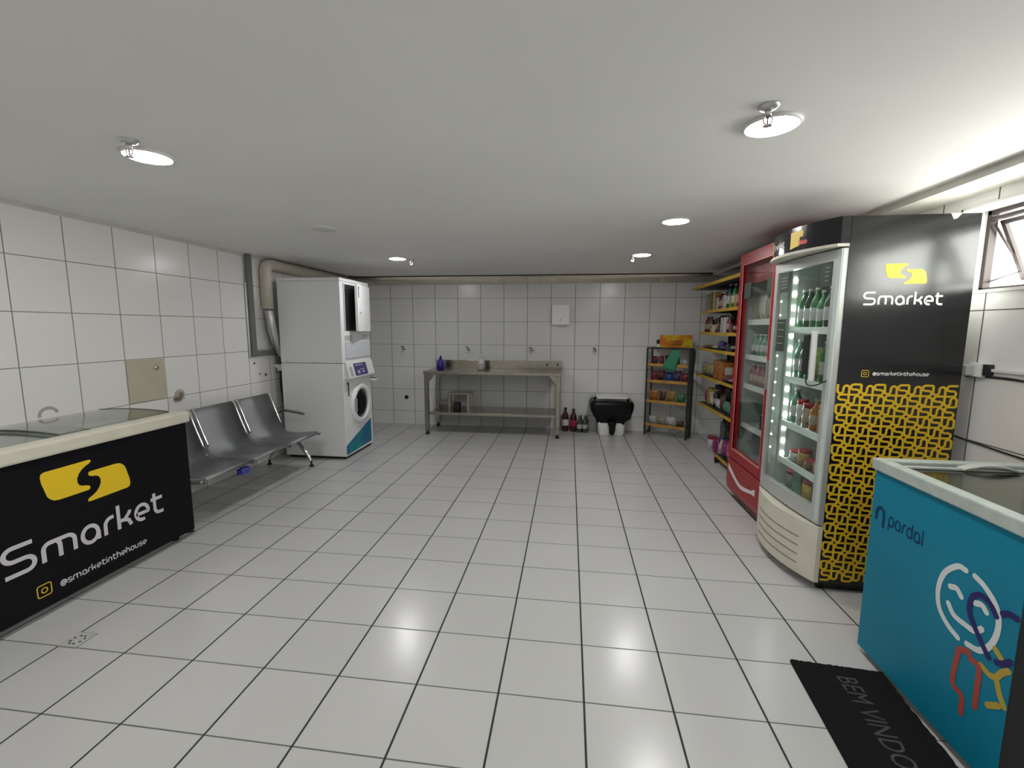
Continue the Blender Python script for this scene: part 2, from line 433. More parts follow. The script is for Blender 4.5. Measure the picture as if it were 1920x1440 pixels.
# window
wf = new()
X0, X1 = XR + 0.115, XR + 0.15
a, b_ = WY0 + 0.012, WY1 - 0.012
c, d_ = WZ0 + 0.014, WZ1 - 0.012
for (y0, y1, z0, z1) in ((a, b_, c, c + 0.022), (a, b_, d_ - 0.022, d_), (b_ - 0.022, b_, c, d_), (a, a + 0.022, c, d_), ((a + b_) / 2 - 0.015, (a + b_) / 2 + 0.015, c, d_)):
    box(wf, X0, X1, y0, y1, z0, z1)
win = obj('window_1', wf, darkmetal); win['kind'] = 'structure'
for i in range(2):
    ya = a + 0.024 if i == 0 else (a + b_) / 2 + 0.017
    yb = (a + b_) / 2 - 0.017 if i == 0 else b_ - 0.024
    # top-hung sash pushed outwards
    ang = math.radians(24)
    zt = d_ - 0.055; H = zt - (c + 0.03)
    def mp(u, v, dd, ya=ya): return Vector((X1 + 0.004 + math.sin(ang) * v + math.cos(ang) * dd, ya + u, zt - math.cos(ang) * v + math.sin(ang) * dd))
    bm = new(); W_ = yb - ya
    for (u0, u1, v0, v1) in ((0, W_, 0, 0.022), (0, W_, H - 0.022, H), (0, 0.022, 0, H), (W_ - 0.022, W_, 0, H)):
        prism(bm, [(u0, v0), (u1, v0), (u1, v1), (u0, v1)], mp, 0, 0.018)
    s = obj('sash', bm, darkmetal, win)
    bm = new(); prism(bm, [(0.02, 0.02), (W_ - 0.02, 0.02), (W_ - 0.02, H - 0.02), (0.02, H - 0.02)], mp, 0.007, 0.011)
    obj('pane', bm, glass, s)
    bm = new(); box(bm, X0 + 0.002, X1 - 0.002, ya, yb, zt + 0.004, zt + 0.022)
    obj('transom_bar', bm, darkmetal, win)
    bm = new()
    tube(bm, [(X0 + 0.01, yb - 0.012, zt - 0.02), mp(W_ - 0.012, H * 0.55, -0.004)], 0.006, 6)
    tube(bm, [(X0 + 0.01, yb - 0.012, c + 0.05), mp(W_ - 0.012, H * 0.85, -0.004)], 0.004, 6)
    obj('stay_arm', bm, darkmetal, win)

# ================================================================== CEILING LAMPS
def make_lamp(loc, lit, label):
    t = thing('ceiling_light', label, 'light', loc, 'round ceiling lights')
    lathe_b = lathe(new(), [(0.096, 0.0), (0.096, -0.006), (0.090, -0.012), (0.084, -0.012), (0.084, -0.004), (0.02, -0.003)], seg=40)
    me = obj('rim', lathe_b, whitep); me.parent = t
    b = lathe(new(), [(0.083, -0.005), (0.083, -0.0115), (0.078, -0.014), (0.01, -0.0145)], seg=40)
    m2 = obj('diffuser', b, lamp_m if lit else lamp_off); m2.parent = t
    return t
l0 = make_lamp((0.70, 1.80, ZC), True, 'lit round ceiling light nearest the window, largest in view on the right')
lu = make_lamp((-1.812, 3.22, ZC), False, 'unlit round ceiling light above the chrome bench area')
dup(l0, (-1.796, 1.798, ZC), label='lit round ceiling light above the black chest freezer side, at upper left')
dup(l0, (0.695, 3.245, ZC), label='middle lit round ceiling light of the right-hand row, before the fridges')
dup(l0, (0.69, 4.656, ZC), label='farthest lit round ceiling light of the right-hand row, near the shelving')
dup(l0, (-1.812, 4.643, ZC), label='lit round ceiling light in the far left, beside the washer and dryer')
dup(l0, (0.70, 0.37, ZC), label='lit round ceiling light overhead right of the camera')  # unseen lamp added to carry the room's lighting, continues the row
dup(l0, (-1.80, 0.37, ZC), label='lit round ceiling light overhead left of the camera')  # its unseen partner on the left, also added for the room's light

def sprinkler(x, y, label):
    t = thing('fire_sprinkler', label, 'sprinkler', (x, y, ZC), 'fire sprinklers on the ceiling')
    o = obj('escutcheon', lathe(new(), [(0.034, 0), (0.034, -0.003), (0.026, -0.010), (0.012, -0.014), (0.006, -0.014)], seg=24), alu); o.parent = t
    b = new()
    cyl(b, (0, 0, -0.0145), (0, 0, -0.032), 0.010, 12)
    for s in (-1, 1):
        tube(b, smoothpath([(0.009 * s, 0, -0.031), (0.014 * s, 0, -0.042), (0.011 * s, 0, -0.053), (0.002 * s, 0, -0.060)], 3), 0.0028, 6)
    o = obj('sprinkler_head', b, chrome); o.parent = t
    b = new(); cyl(b, (0, 0, -0.034), (0, 0, -0.056), 0.003, 8)
    o = obj('bulb', b, mat('sprinkler_bulb', (0.5, 0.05, 0.03), 0.3)); o.parent = t
    b = new(); lathe(b, [(0.003, -0.060), (0.015, -0.061), (0.015, -0.063), (0.003, -0.064)], seg=16)
    o = obj('deflector', b, chrome); o.parent = t
    return t
sprinkler(0.632, 1.660, 'chrome fire sprinkler beside the large ceiling light nearest the window')
sprinkler(-1.733, 1.655, 'chrome fire sprinkler beside the ceiling light at upper left')
sprinkler(-1.699, 4.747, 'chrome fire sprinkler beside the far left ceiling light')
sprinkler(0.612, 4.733, 'chrome fire sprinkler beside the farthest right-hand ceiling light')

# ================================================================== LEFT CHEST FREEZER
FX, FY0, FY1 = -2.555, 1.36, 2.658
t = thing('chest_freezer', 'white chest freezer with black branded front and sliding glass lids, on the left', 'freezer', (-2.88, 2.01, 0))
FB = XL + 0.055
b = new(); box(b, FB, FX - 0.004, FY0, FY1, 0.045, 0.80, 0.01); obj('body', b, white_m, t)
b = new(); box(b, FX - 0.003, FX, FY0 + 0.004, FY1 - 0.004, 0.05, 0.80, 0); obj('front_panel', b, vinyl, t, label='black vinyl front panel')
# rim: ring with rounded profile
b = new()
rx0, rx1, ry0, ry1 = FB - 0.02, FX + 0.022, FY0 - 0.02, FY1 + 0.015
def ring_frame(bm, x0, x1, y0, y1, w, z0, z1, bev=0.012, wf_=None):
    wf_ = wf_ or w
    for q in ((x0, x0 + w, y0, y1), (x1 - wf_, x1, y0, y1), (x0 + w, x1 - wf_, y0, y0 + w), (x0 + w, x1 - wf_, y1 - w, y1)):
        box(bm, *q, z0, z1, bev)
ring_frame(b, rx0, rx1, ry0, ry1, 0.05, 0.802, 0.874, 0.012, 0.10)
obj('rim', b, cream, t)
b = new(); box(b, rx0 + 0.055, rx1 - 0.105, ry0 + 0.055, ry1 - 0.055, 0.803, 0.812); obj('basket_cover', b, mat('freezer_interior', (0.70, 0.71, 0.68), 0.6), t)
def lid(y0, y1, z, name='glass_lid'):
    b = new(); n = 10; rs = []
    x0, x1 = rx0 + 0.052, rx1 - 0.102
    top = [Vector((x0 + (x1 - x0) * i / n, y0, z + 0.012 * math.sin(math.pi * i / n))) for i in range(n + 1)]
    poly = [(p.x, p.z) for p in top] + [(p.x, p.z - 0.005) for p in reversed(top)]
    prism(b, poly, lambda u, v, d: Vector((u, d, v)), y0, y1)
    o = obj(name, b, glass_b, t)
    for yy in (y0, y1 - 0.008):
        b = new(); prism(b, [(p.x, p.z + 0.003) for p in top] + [(p.x, p.z - 0.007) for p in reversed(top)], lambda u, v, d: Vector((u, d, v)), yy, yy + 0.008)
        obj('lid_edge', b, mat('lid_edge_grey', (0.16, 0.17, 0.15), 0.5), o)
lid(ry0 + 0.056, 2.14, 0.866)
lid(1.96, ry1 - 0.056, 0.880)
for x in (FB + 0.06, FX - 0.08):
    for y in (FY0 + 0.08, FY1 - 0.08): b = new(); cyl(b, (x, y, 0), (x, y, 0.046), 0.022, 12); obj('foot', b, black, t)
# artwork on the front
mpF = lambda ang, u0, v0: (lambda u, v, d: Vector((FX + 0.0008 + d, u0 + u, v0 + v)))
logo(lambda u, v, d: Vector((FX + 0.0008, 2.022 + u * 0.222, 0.614 + v * 0.222)), yellow, t)
b = new(); write(b, 'Smarket', 0.835, lambda u, v, d: Vector((FX + 0.0008 + d, 1.615 + u, 0.277 + v)), wd=0.22); obj('lettering', b, lettering_d, t, recalc=False, label='large pale lettering Smarket')
b = new(); write(b, '@smarketinthehouse', 0.475, lambda u, v, d: Vector((FX + 0.0008 + d, 1.832 + u, 0.121 + v)), wd=0.24); obj('small_lettering', b, lettering_d, t, recalc=False)
b = new(); camera_icon(b, lambda u, v, d: Vector((FX + 0.0008, 1.762 + u * 0.030, 0.142 + v * 0.030))); obj('camera_icon', b, yellow, t, recalc=False)

# ================================================================== AIRPORT BENCH
t = thing('waiting_bench', 'three-seat perforated steel waiting bench with chrome arms against the left wall', 'bench', (-2.85, 3.5, 0))
prof = [(-3.125, 0.752), (-3.108, 0.752), (-3.085, 0.70), (-3.050, 0.60), (-3.012, 0.50), (-2.985, 0.43), (-2.955, 0.385), (-2.915, 0.360), (-2.86, 0.350), (-2.78, 0.350), (-2.68, 0.360), (-2.60, 0.368), (-2.565, 0.362), (-2.553, 0.345)]
def sheet(bm, prof, y0, y1, th=0.004, bow=0.0):
    P = []
    for i, (x, z) in enumerate(prof):
        x2, z2 = prof[min(i + 1, len(prof) - 1)]; x1_, z1_ = prof[max(i - 1, 0)]
        dx, dz = x2 - x1_, z2 - z1_; l = math.hypot(dx, dz)
        P.append((x, z, dz / l * th, -dx / l * th))
    poly = [(x, z) for x, z, a, b in P] + [(x + a, z + b) for x, z, a, b in reversed(P)]
    n = len(prof)
    a = [bm.verts.new((u, y0, v)) for u, v in poly]; c = [bm.verts.new((u, y1, v)) for u, v in poly]
    for i in range(len(poly)):
        j = (i + 1) % len(poly)
        f = bm.faces.new((a[i], a[j], c[j], c[i])); f.smooth = i not in (n - 1, 2 * n - 1)
    for q in (a, c):
        for i in range(n - 1):
            bm.faces.new((q[i], q[i + 1], q[2 * n - 2 - i], q[2 * n - 1 - i]))
    return bm
for y0 in (2.79, 3.29, 3.79):
    b = sheet(new(), prof, y0, y0 + 0.46)
    s = obj('seat', b, seatsteel, t)
    for yy in (y0 + 0.004, y0 + 0.456):
        b = new(); tube(b, smoothpath([(x + 0.012, yy, z + 0.012) for x, z in prof[1:6]], 3), 0.009, 8)
        obj('edge_tube', b, chrome, s)
for yy in (2.77, 3.27, 3.77, 4.27):
    b = new(); tube(b, smoothpath([(-3.045, yy, 0.52), (-3.02, yy, 0.44), (-2.985, yy, 0.375), (-2.93, yy, 0.335), (-2.84, yy, 0.325), (-2.70, yy, 0.333), (-2.56, yy, 0.340)], 4), 0.015, 8)
    obj('seat_bracket', b, mat('dark_chrome', (0.25, 0.24, 0.23), 0.2, metal=1), t)
for yy in (4.30,):
    b = new()
    tube(b, smoothpath([(-3.02, yy - 0.02, 0.47), (-3.01, yy, 0.54), (-2.975, yy, 0.568), (-2.86, yy, 0.556), (-2.745, yy, 0.538)], 4), [0.015] * 17, 8)
    obj('armrest', b, mat('dark_chrome', (0, 0, 0)), t)
b = new(); box(b, -2.90, -2.83, 2.69, 4.30, 0.275, 0.312, 0.006); obj('beam', b, alu, t)
for yy in (2.70, 4.22):
    b = new()
    tube(b, smoothpath([(-2.89, yy, 0.262), (-2.80, yy, 0.262), (-2.73, yy, 0.20), (-2.665, yy, 0.10), (-2.645, yy, 0.055)], 4), [0.024] * 6 + [0.022] * 5 + [0.018] * 6, 10)
    tube(b, smoothpath([(-2.88, yy, 0.262), (-2.96, yy, 0.255), (-3.03, yy, 0.19), (-3.09, yy, 0.10), (-3.11, yy, 0.055)], 4), [0.024] * 6 + [0.022] * 5 + [0.018] * 6, 10)
    lg = obj('leg', b, chrome, t)
    for xx in (-2.64, -3.113):
        b = new(); cyl(b, (xx, yy, 0.018), (xx, yy, 0.060), 0.010, 10); cyl(b, (xx, yy, 0.0), (xx, yy, 0.018), 0.026, 14, 0.018)
        obj('foot', b, rubber, lg)
b = new(); box(b, -2.60, -2.545, 3.13, 3.21, 0.275, 0.318, 0.008)
for v in b.verts: v.co += Vector((random.uniform(-.008, .008), random.uniform(-.01, .01), random.uniform(-.008, .008)))
tag(obj('crumpled_wrapper', b, mat('blue_wrapper', (0.05, 0.06, 0.35), 0.4)), 'small blue crumpled wrapper stuck under the front edge of the bench seat', 'wrapper')

# ================================================================== WASHER AND DRYER
WX0, WX1, WY_0, WY_1, WH = -3.100, -2.392, 4.49, 5.165, 1.956
t = thing('stacked_washer_dryer', 'tall white front-loading washer with a dryer stacked on it, numbered 1', 'washer', ((WX0 + WX1) / 2, 4.83, 0))
b = new(); box(b, WX0, WX1, WY_0, WY_1, 0.03, 1.052, 0.006)
obj('washer_cabinet', b, white_m, t)
b = new(); box(b, WX0, WX1, WY_0, WY_1, 1.056, WH - 0.035, 0.006); box(b, WX0 - 0.004, WX1 + 0.004, WY_0 - 0.004, WY_1 + 0.004, WH - 0.034, WH, 0.008)
obj('dryer_cabinet', b, white_m, t)
for x in (-3.03, -2.72, -2.46): obj('seam_screw', box(new(), x - 0.006, x + 0.006, WY_0 - 0.004, WY_0 - 0.001, 1.060, 1.078, 0), alu, t)
b = new(); box(b, WX0 + 0.03, WX1 - 0.02, WY_0 + 0.02, WY_1 - 0.02, 0, 0.029); obj('plinth', b, black, t)
F = WX1
# dryer opening and door standing ajar
b = new(); box(b, F + 0.0005, F + 0.004, 4.585, 4.90, 1.40, 1.895, 0.001); obj('drum_opening', b, black, t)
b = new()
dl = 0.46; ang = math.radians(9)
hp = Vector((F + 0.008, 5.118, 0))
mpd = lambda u, v, d: Vector((hp.x + math.sin(ang) * u + math.cos(ang) * d, hp.y - math.cos(ang) * u + math.sin(ang) * d, v))
def rrect(u0, u1, v0, v1, r, n=5):
    q = []
    for cx_, cy_, a0 in ((u1 - r, v1 - r, 0), (u0 + r, v1 - r, 90), (u0 + r, v0 + r, 180), (u1 - r, v0 + r, 270)):
        q += arc(cx_, cy_, r, r, a0, a0 + 90, n)
    return q
prism(b, rrect(0, dl, 1.395, 1.905, 0.02), mpd, 0, 0.028)
do = obj('dryer_door', b, white_m, t)
b = new(); prism(b, [(dl - 0.050, 1.76), (dl - 0.030, 1.76), (dl - 0.030, 1.875), (dl - 0.065, 1.875), (dl - 0.065, 1.862), (dl - 0.050, 1.858)], mpd, 0.0285, 0.0300); obj('number_decal', b, black, do, label='small black numeral 1')
b = new(); c0 = mpd(dl - 0.07, 1.60, 0.029); cyl(b, c0, c0 + Vector((0.02, 0, 0)), 0.012, 12); obj('door_knob', b, whitep, do)
b = new(); box(b, F + 0.0045, F + 0.008, 4.555, 4.583, 1.84, 1.90, 0.001); box(b, F + 0.0005, F + 0.006, 4.56, 4.585, 1.40, 1.83, 0.001)
obj('door_seal', b, mat('light_grey_plastic', (0.45, 0.45, 0.46), 0.5), t)
for z in (1.300, 1.320, 1.340):
    for q in ((4.98, 5.15), (4.56, 4.72)): obj('vent_slot', box(new(), F + 0.0005, F + 0.005, q[0], q[1], z, z + 0.008), mat('slot_grey', (0.33, 0.34, 0.36), 0.5), t)
b = new(); box(b, F + 0.0005, F + 0.012, 4.56, 5.15, 1.10, 1.285, 0.004); obj('kick_panel', b, mat('pale_grey_enamel', (0.62, 0.64, 0.68), 0.4), t)
# tilted control console
b = new()
prism(b, [(0.0005, 1.062), (0.020, 1.062), (0.062, 0.892), (0.058, 0.880), (0.0005, 0.880)], lambda u, v, d: Vector((F + u, d, v)), 4.52, 5.14)
cp_ = obj('control_console', b, whitep, t)
con = lambda u, v, d: Vector((F + 0.0205 + (1.062 - v) * 0.247 + d, u, v))
b = new(); prism(b, [(4.665, 0.905), (4.965, 0.905), (4.965, 1.040), (4.665, 1.040)], con, 0.0005, 0.003); obj('display', b, mat('navy_display', (0.05, 0.045, 0.17), 0.3), cp_)
b = new()
for (u, v, du, dv) in ((4.69, 1.015, .18, .010), (4.72, .925, .06, .035), (4.84, .93, .05, .025), (4.80, .965, .10, .008)):
    prism(b, [(u, v), (u + du, v), (u + du, v + dv), (u, v + dv)], con, 0.0032, 0.0040)
obj('display_print', b, mat('display_print', (0.42, 0.42, 0.60), 0.5), cp_)
b = new(); prism(b, [(4.56, 0.905), (4.62, 0.905), (4.62, 1.01), (4.56, 1.01)], con, 0.0005, 0.002); obj('instruction_label', b, mat('label_grey', (0.40, 0.41, 0.42), 0.6), cp_)
b = new(); prism(b, [(4.583, 0.685), (4.607, 0.685), (4.607, 0.838), (4.560, 0.838), (4.560, 0.822), (4.583, 0.816)], lambda u, v, d: Vector((F + d, u, v)), 0.0008, 0.0018); obj('number_decal', b, black, t, label='tall black numeral 1')
# porthole
PC = (F, 4.858, 0.572)
b = new(); lathe(b, [(0.232, 0.0005), (0.228, 0.014), (0.205, 0.030), (0.180, 0.034), (0.168, 0.022), (0.166, 0.0005)], PC, 40, 'x'); pr = obj('porthole_ring', b, white_m, t)
b = new(); lathe(b, [(0.164, 0.002), (0.164, 0.014), (0.120, 0.020), (0.05, 0.022), (0.01, 0.0225)], PC, 40, 'x'); obj('porthole_glass', b, mat('dark_glass', (0.004, 0.004, 0.005), 0.08, spec=0.3), pr)
b = new(); box(b, F + 0.035, F + 0.050, 4.662, 4.690, 0.50, 0.65, 0.004); obj('door_latch', b, mat('slot_grey', (0, 0, 0)), pr)
b = new(); box(b, F + 0.0005, F + 0.085, 5.085, 5.160, 0.805, 0.830, 0.005); sd = obj('soap_drawer', b, whitep, t)
b = new(); box(b, F + 0.020, F + 0.080, 5.095, 5.150, 0.8305, 0.838, 0.002); obj('drawer_insert', b, mat('slot_dark', (0.10, 0.10, 0.10), 0.5), sd)
b = new(); prism(b, [(4.498, 0.045), (5.118, 0.062), (5.118, 0.345), (4.498, 0.150)], lambda u, v, d: Vector((F + d, u, v)), 0.0008, 0.0016)
tm = mat('teal_sticker', (0.01, 0.20, 0.30), 0.45)
nt = tm.node_tree; g = nt.nodes.new('ShaderNodeNewGeometry'); s_ = nt.nodes.new('ShaderNodeTexNoise'); s_.inputs['Scale'].default_value = 4.5
r_ = nt.nodes.new('ShaderNodeValToRGB'); r_.color_ramp.elements[0].position = 0.40; r_.color_ramp.elements[1].position = 0.60
r_.color_ramp.elements[0].color = (0.004, 0.27, 0.26, 1); r_.color_ramp.elements[1].color = (0.015, 0.13, 0.30, 1)
nt.links.new(g.outputs['Position'], s_.inputs['Vector']); nt.links.new(s_.outputs['Fac'], r_.inputs['Fac']); nt.links.new(r_.outputs['Color'], nt.nodes['Principled BSDF'].inputs['Base Color'])
obj('corner_sticker', b, tm, t, label='slanted teal and blue sticker')

# ducts and conduits beside the washer
R_D = 0.058
t = thing('ventilation_duct', 'beige round ventilation duct bending down the left wall and running along the back wall', 'duct', (-3.17, 4.44, 2.09))
b = new(); zc_ = 2.093
path = [(-3.178, 4.438, 1.652), (-3.178, 4.438, 1.95)] + smoothpath([(-3.178, 4.438, 2.02), (-3.178, 4.462, 2.070), (-3.178, 4.51, zc_)], 4) + [(-3.178, 4.60, zc_), (-3.178, 6.20, zc_)]
tube(b, path, R_D, 18); obj('elbow_pipe', b, duct_m, t)
b = new(); cyl(b, (-3.178, 6.315, zc_ - 0.002), (1.99, 6.315, zc_ + 0.006), 0.048, 18); tube(b, smoothpath([(-3.178, 6.19, zc_), (-3.178, 6.29, zc_), (-3.10, 6.315, zc_)], 4), 0.05, 14); obj('long_pipe', b, duct_m, t)
for p0, p1, r in (((-3.178, 4.66, zc_), (-3.178, 4.72, zc_), 0.0555), ((-0.62, 6.315, zc_), (-0.585, 6.315, zc_), 0.0505), ((-0.15, 6.315, zc_), (-0.135, 6.315, zc_), 0.0500), ((1.20, 6.315, zc_), (1.215, 6.315, zc_), 0.0500), ((-3.178, 4.438, 1.63), (-3.178, 4.438, 1.665), 0.0555)):
    b = new(); cyl(b, p0, p1, r, 18); obj('coupling', b, duct_m, t)
struct('trim_4', box(new(), XL + 0.03, 1.84, 6.26, 6.275, ZC - 0.014, ZC - 0.0005), mat('shadow_gap_strip', (0.05, 0.035, 0.02), 0.8))  # dark strip painted in for the shade between duct and ceiling
b = new(); cpath = smoothpath([(-3.165, 4.438, 1.610), (-3.152, 4.44, 1.50), (-3.152, 4.47, 1.35), (-3.152, 4.55, 1.20), (-3.152, 4.66, 1.08), (-3.152, 4.80, 0.98), (-3.155, 5.0, 0.90)], 10)
rr = [0.0425 + (0.002 if i % 2 else 0) for i in range(len(cpath))]
tube(b, cpath, rr, 18)
tag(obj('flexible_hose', b, alu), 'shiny silver flexible exhaust hose curving down behind the washer', 'hose')
t = thing('cable_trunking', 'dark grey square trunking running down the left wall and turning towards the washer', 'trunking', (-3.21, 4.2, 1.2))
b = new(); box(b, XL + 0.001, XL + 0.04, 4.20, 4.265, 1.135, ZC - 0.002, 0.003); obj('vertical_channel', b, greymetal, t)
b = new(); box(b, XL + 0.001, XL + 0.04, 4.266, 4.66, 1.137, 1.187, 0.003); box(b, XL + 0.001, XL + 0.04, 4.60, 4.66, 0.93, 1.136, 0.003); obj('horizontal_channel', b, greymetal, t)
b = new(); cyl(b, (XL + 0.012, 4.188, 1.12), (XL + 0.012, 4.188, 1.88), 0.008, 10); tag(obj('thin_pipe', b, mat('bright_white', (0.85, 0.85, 0.83), 0.4)), 'thin white pipe running beside the grey trunking', 'pipe')
b = new()
tube(b, smoothpath([(-3.19, 4.62, 0.92), (-3.18, 4.60, 0.78), (-3.17, 4.62, 0.5), (-3.165, 4.66, 0.2), (-3.17, 4.70, 0.02)], 5), 0.02, 10)
tag(obj('drain_hose', b, rubber), 'black water hose hanging behind the washer down to the floor', 'hose')
b = new(); cyl(b, (-3.238, 4.565, 1.02), (-3.17, 4.565, 1.00), 0.022, 12); cyl(b, (-3.17, 4.565, 0.96), (-3.17, 4.565, 1.03), 0.026, 12)
tag(obj('water_valve', b, whitep), 'white water valve on the left wall just behind the washer', 'valve')

# wall details on the left
t = thing('access_panel', 'beige square tile panel on the left wall above the freezer', 'panel', (XL, 3.06, 1.03))
b = new(); box(b, XL + 0.0005, XL + 0.008, 2.903, 3.217, 0.868, 1.188, 0.002); obj('cover_plate', b, mat('beige_panel', (0.55, 0.51, 0.39), 0.45, noise=0.05, nscale=4), t)
b = new(); lathe(b, [(0.016, 0.0085), (0.016, 0.018), (0.010, 0.020)], (XL, 3.135, 1.118), 14, 'x'); obj('ring_pull', b, chrome, t)
b = new()
pts = [(math.cos(2 * math.pi * k / 14) * (0.055 + random.uniform(-.012, .012)), math.sin(2 * math.pi * k / 14) * (0.055 + random.uniform(-.012, .012))) for k in range(14)]
prism(b, pts, lambda u, v, d: Vector((XL + d, 3.325 + u, 0.862 + v)), 0.0005, 0.004)
t = tag(obj('plaster_patch', b, mat('plaster', (0.56, 0.50, 0.42), 0.9, noise=0.3, nscale=30, bump=0.5)), 'rough plaster patch around a pipe stub in the left wall beside the bench', 'patch')
b = new(); tube(b, smoothpath([(XL + 0.004, 3.285, 0.845), (XL + 0.045, 3.29, 0.85), (XL + 0.055, 3.30, 0.90)], 4), 0.014, 10); obj('pipe_stub', b, mat('old_pipe', (0.22, 0.18, 0.16), 0.5), t)
b = new(); stroke(b, arc(0, 0, 0.05, 0.045, 10, 190, 12), 0.02, lambda u, v, d: Vector((XL + 0.0012, 2.375 + u, 0.885 + v)))
tag(obj('wall_stain', b, mat('stain_grey', (0.40, 0.40, 0.38), 0.6), recalc=False), 'grey ring stain on the left wall just above the freezer lid', 'stain')
for (y, z, r) in ((4.255, 1.065, 0.012), (4.33, 0.945, 0.010), (4.42, 0.93, 0.016)):
    b = new(); lathe(b, [(r, 0.0005), (r, 0.004), (r * 0.4, 0.005)], (XL, y, z), 12, 'x')
    tag(obj('wall_plug', b, mat('plug_dark', (0.12, 0.11, 0.10), 0.7)), {1.065: 'dark wall plug just below the bend of the grey trunking', 0.945: 'small dark hole in the left wall above the bench back', 0.93: 'large dark plug in the left wall nearest the washer'}[z], 'wall plug')

# ================================================================== BACK WALL: worktable and small things
TX0, TX1, TYF, TYB, TZ = -1.93, -0.098, 5.745, 6.335, 0.862
t = thing('steel_worktable', 'stainless steel worktable with backsplash and lower shelf against the back wall', 'table', ((TX0 + TX1) / 2, 6.04, 0))
b = new(); box(b, TX0, TX1, TYF, TYB, TZ - 0.038, TZ, 0.004); obj('tabletop', b, steel, t)
b = new(); box(b, TX0 + 0.01, TX1, TYB - 0.018, TYB + 0.004, TZ + 0.0005, 0.975, 0.002); obj('backsplash', b, steel, t)
b = new(); box(b, TX0 + 0.070, TX1 - 0.066, TYF + 0.03, TYB - 0.03, 0.268, 0.305, 0.003); obj('lower_shelf', b, steel, t)
for x in (TX0 + 0.035, TX1 - 0.035):
    for y in (TYF + 0.035, TYB - 0.04):
        b = new(); box(b, x - 0.026, x + 0.026, y - 0.026, y + 0.026, 0.05, TZ - 0.039, 0.003)
        lg = obj('leg', b, steel, t)
        b = new(); cyl(b, (x, y, 0), (x, y, 0.012), 0.030, 12); cyl(b, (x, y, 0.012), (x, y, 0.049), 0.016, 12, 0.022); obj('foot', b, rubber, lg)
        b = new()
        s_ = 1 if x < -1 else -1
        prism(b, [(0.0265, TZ - 0.040), (0.12, TZ - 0.040), (0.0265, TZ - 0.15)], lambda u, v, d: Vector((x + s_ * u, y + d, v)), -0.018, 0.018)
        if y < 6: prism(b, [(0.0265, TZ - 0.040), (0.10, TZ - 0.040), (0.0265, TZ - 0.15)], lambda u, v, d: Vector((x + d, y + u, v)), -0.018, 0.018)
        obj('gusset', b, steel, lg)
for x in (-0.305, -0.155):
    b = new(); lathe(b, [(0.014, TYB - 0.030), (0.014, TYB - 0.0185), (0.01, TYB - 0.0182)], (x, 0, 0.925), 12, 'y'); obj('plug_hole', b, black, t)
# step stool lying on the lower shelf
t = thing('step_stool', 'small two-step stainless steel stool standing on the lower shelf of the worktable', 'stool', (-1.55, 6.05, 0.306))
SX0, SX1 = -1.66, -1.335
b = new(); box(b, SX0, SX1, 5.95, 6.20, 0.528, 0.545, 0.003); obj('top_step', b, steel, t)
b = new(); box(b, SX0 - 0.15, SX0 + 0.005, 5.95, 6.20, 0.395, 0.410, 0.003); obj('lower_step', b, steel, t)
for x in (SX0 + 0.012, SX1 - 0.05, ):
    for y in (5.965, 6.185):
        b = new(); box(b, x, x + 0.036, y - 0.012, y + 0.012, 0.3065, 0.527, 0.002); obj('leg', b, steel, t)
for y in (5.965, 6.185):
    b = new(); box(b, SX0 - 0.145, SX0 - 0.12, y - 0.012, y + 0.012, 0.3065, 0.394, 0.002); obj('leg', b, steel, t)
b = new(); box(b, -1.59, -1.50, 5.99, 6.10, 0.3065, 0.40, 0.01); tag(obj('dark_bundle', b, rubber), 'small dark bundle under the steel step stool', 'bundle')

# ---- bottles
def mk_bottle(name, label, cat, r, h, bodym, capm, labelm=None, neck=0.38, seg=14, body_name='body', group=None, clear_top=None):
    t = thing(name, label, cat, (0, 0, 0), group)
    b = lathe(new(), [(r * 0.85, 0), (r, 0.008), (r, h * 0.60), (r * 0.86, h * 0.70), (r * neck, h * 0.86), (r * neck, h * 0.93)], seg=seg)
    o = obj(body_name, b, bodym); o.parent = t
    b = lathe(new(), [(r * neck * 1.18, h * 0.931), (r * neck * 1.18, h), (r * neck * 0.9, h * 1.003)], seg=seg)
    o = obj('cap', b, capm); o.parent = t
    if labelm:
        b = lathe(new(), [(r * 1.012, h * 0.25), (r * 1.025, h * 0.26), (r * 1.025, h * 0.50), (r * 1.012, h * 0.51)], seg=seg)
        o = obj('label_band', b, labelm); o.parent = t
    return t
purple = mat('purple_plastic', (0.035, 0.02, 0.30), 0.35)
t = thing('detergent_bottle', 'purple detergent bottle with dark spout on the left end of the worktable', 'bottle', (-1.79, 6.10, TZ + 0.001))
b = lathe(new(), [(0.045, 0), (0.052, 0.006), (0.050, 0.07), (0.044, 0.10), (0.024, 0.135), (0.018, 0.145)], (0, 0, 0), 18); o = obj('body', b, purple); o.parent = t
b = lathe(new(), [(0.020, 0.146), (0.017, 0.165), (0.006, 0.185), (0.004, 0.188)], (0, 0, 0), 14); o = obj('spout', b, mat('dark_cap', (0.01, 0.01, 0.06), 0.4)); o.parent = t
clearm = mat('clear_plastic', (0.62, 0.63, 0.61), 0.2)
t = thing('spray_bottle', 'clear bottle with white cap on the middle of the worktable', 'bottle', (-1.21, 6.12, TZ + 0.001))
b = lathe(new(), [(0.048, 0), (0.052, 0.006), (0.052, 0.095), (0.044, 0.125), (0.02, 0.158), (0.016, 0.168)], (0, 0, 0), 18); o = obj('body', b, clearm); o.parent = t
b = lathe(new(), [(0.019, 0.169), (0.019, 0.198), (0.012, 0.202)], (0, 0, 0), 14); o = obj('cap', b, whitep); o.parent = t
b = lathe(new(), [(0.0525, 0.02), (0.0535, 0.022), (0.0535, 0.085), (0.0525, 0.087)], (0, 0, 0), 18); o = obj('label_band', b, mat('pale_label', (0.62, 0.55, 0.55), 0.6, noise=0.6, nscale=40)); o.parent = t

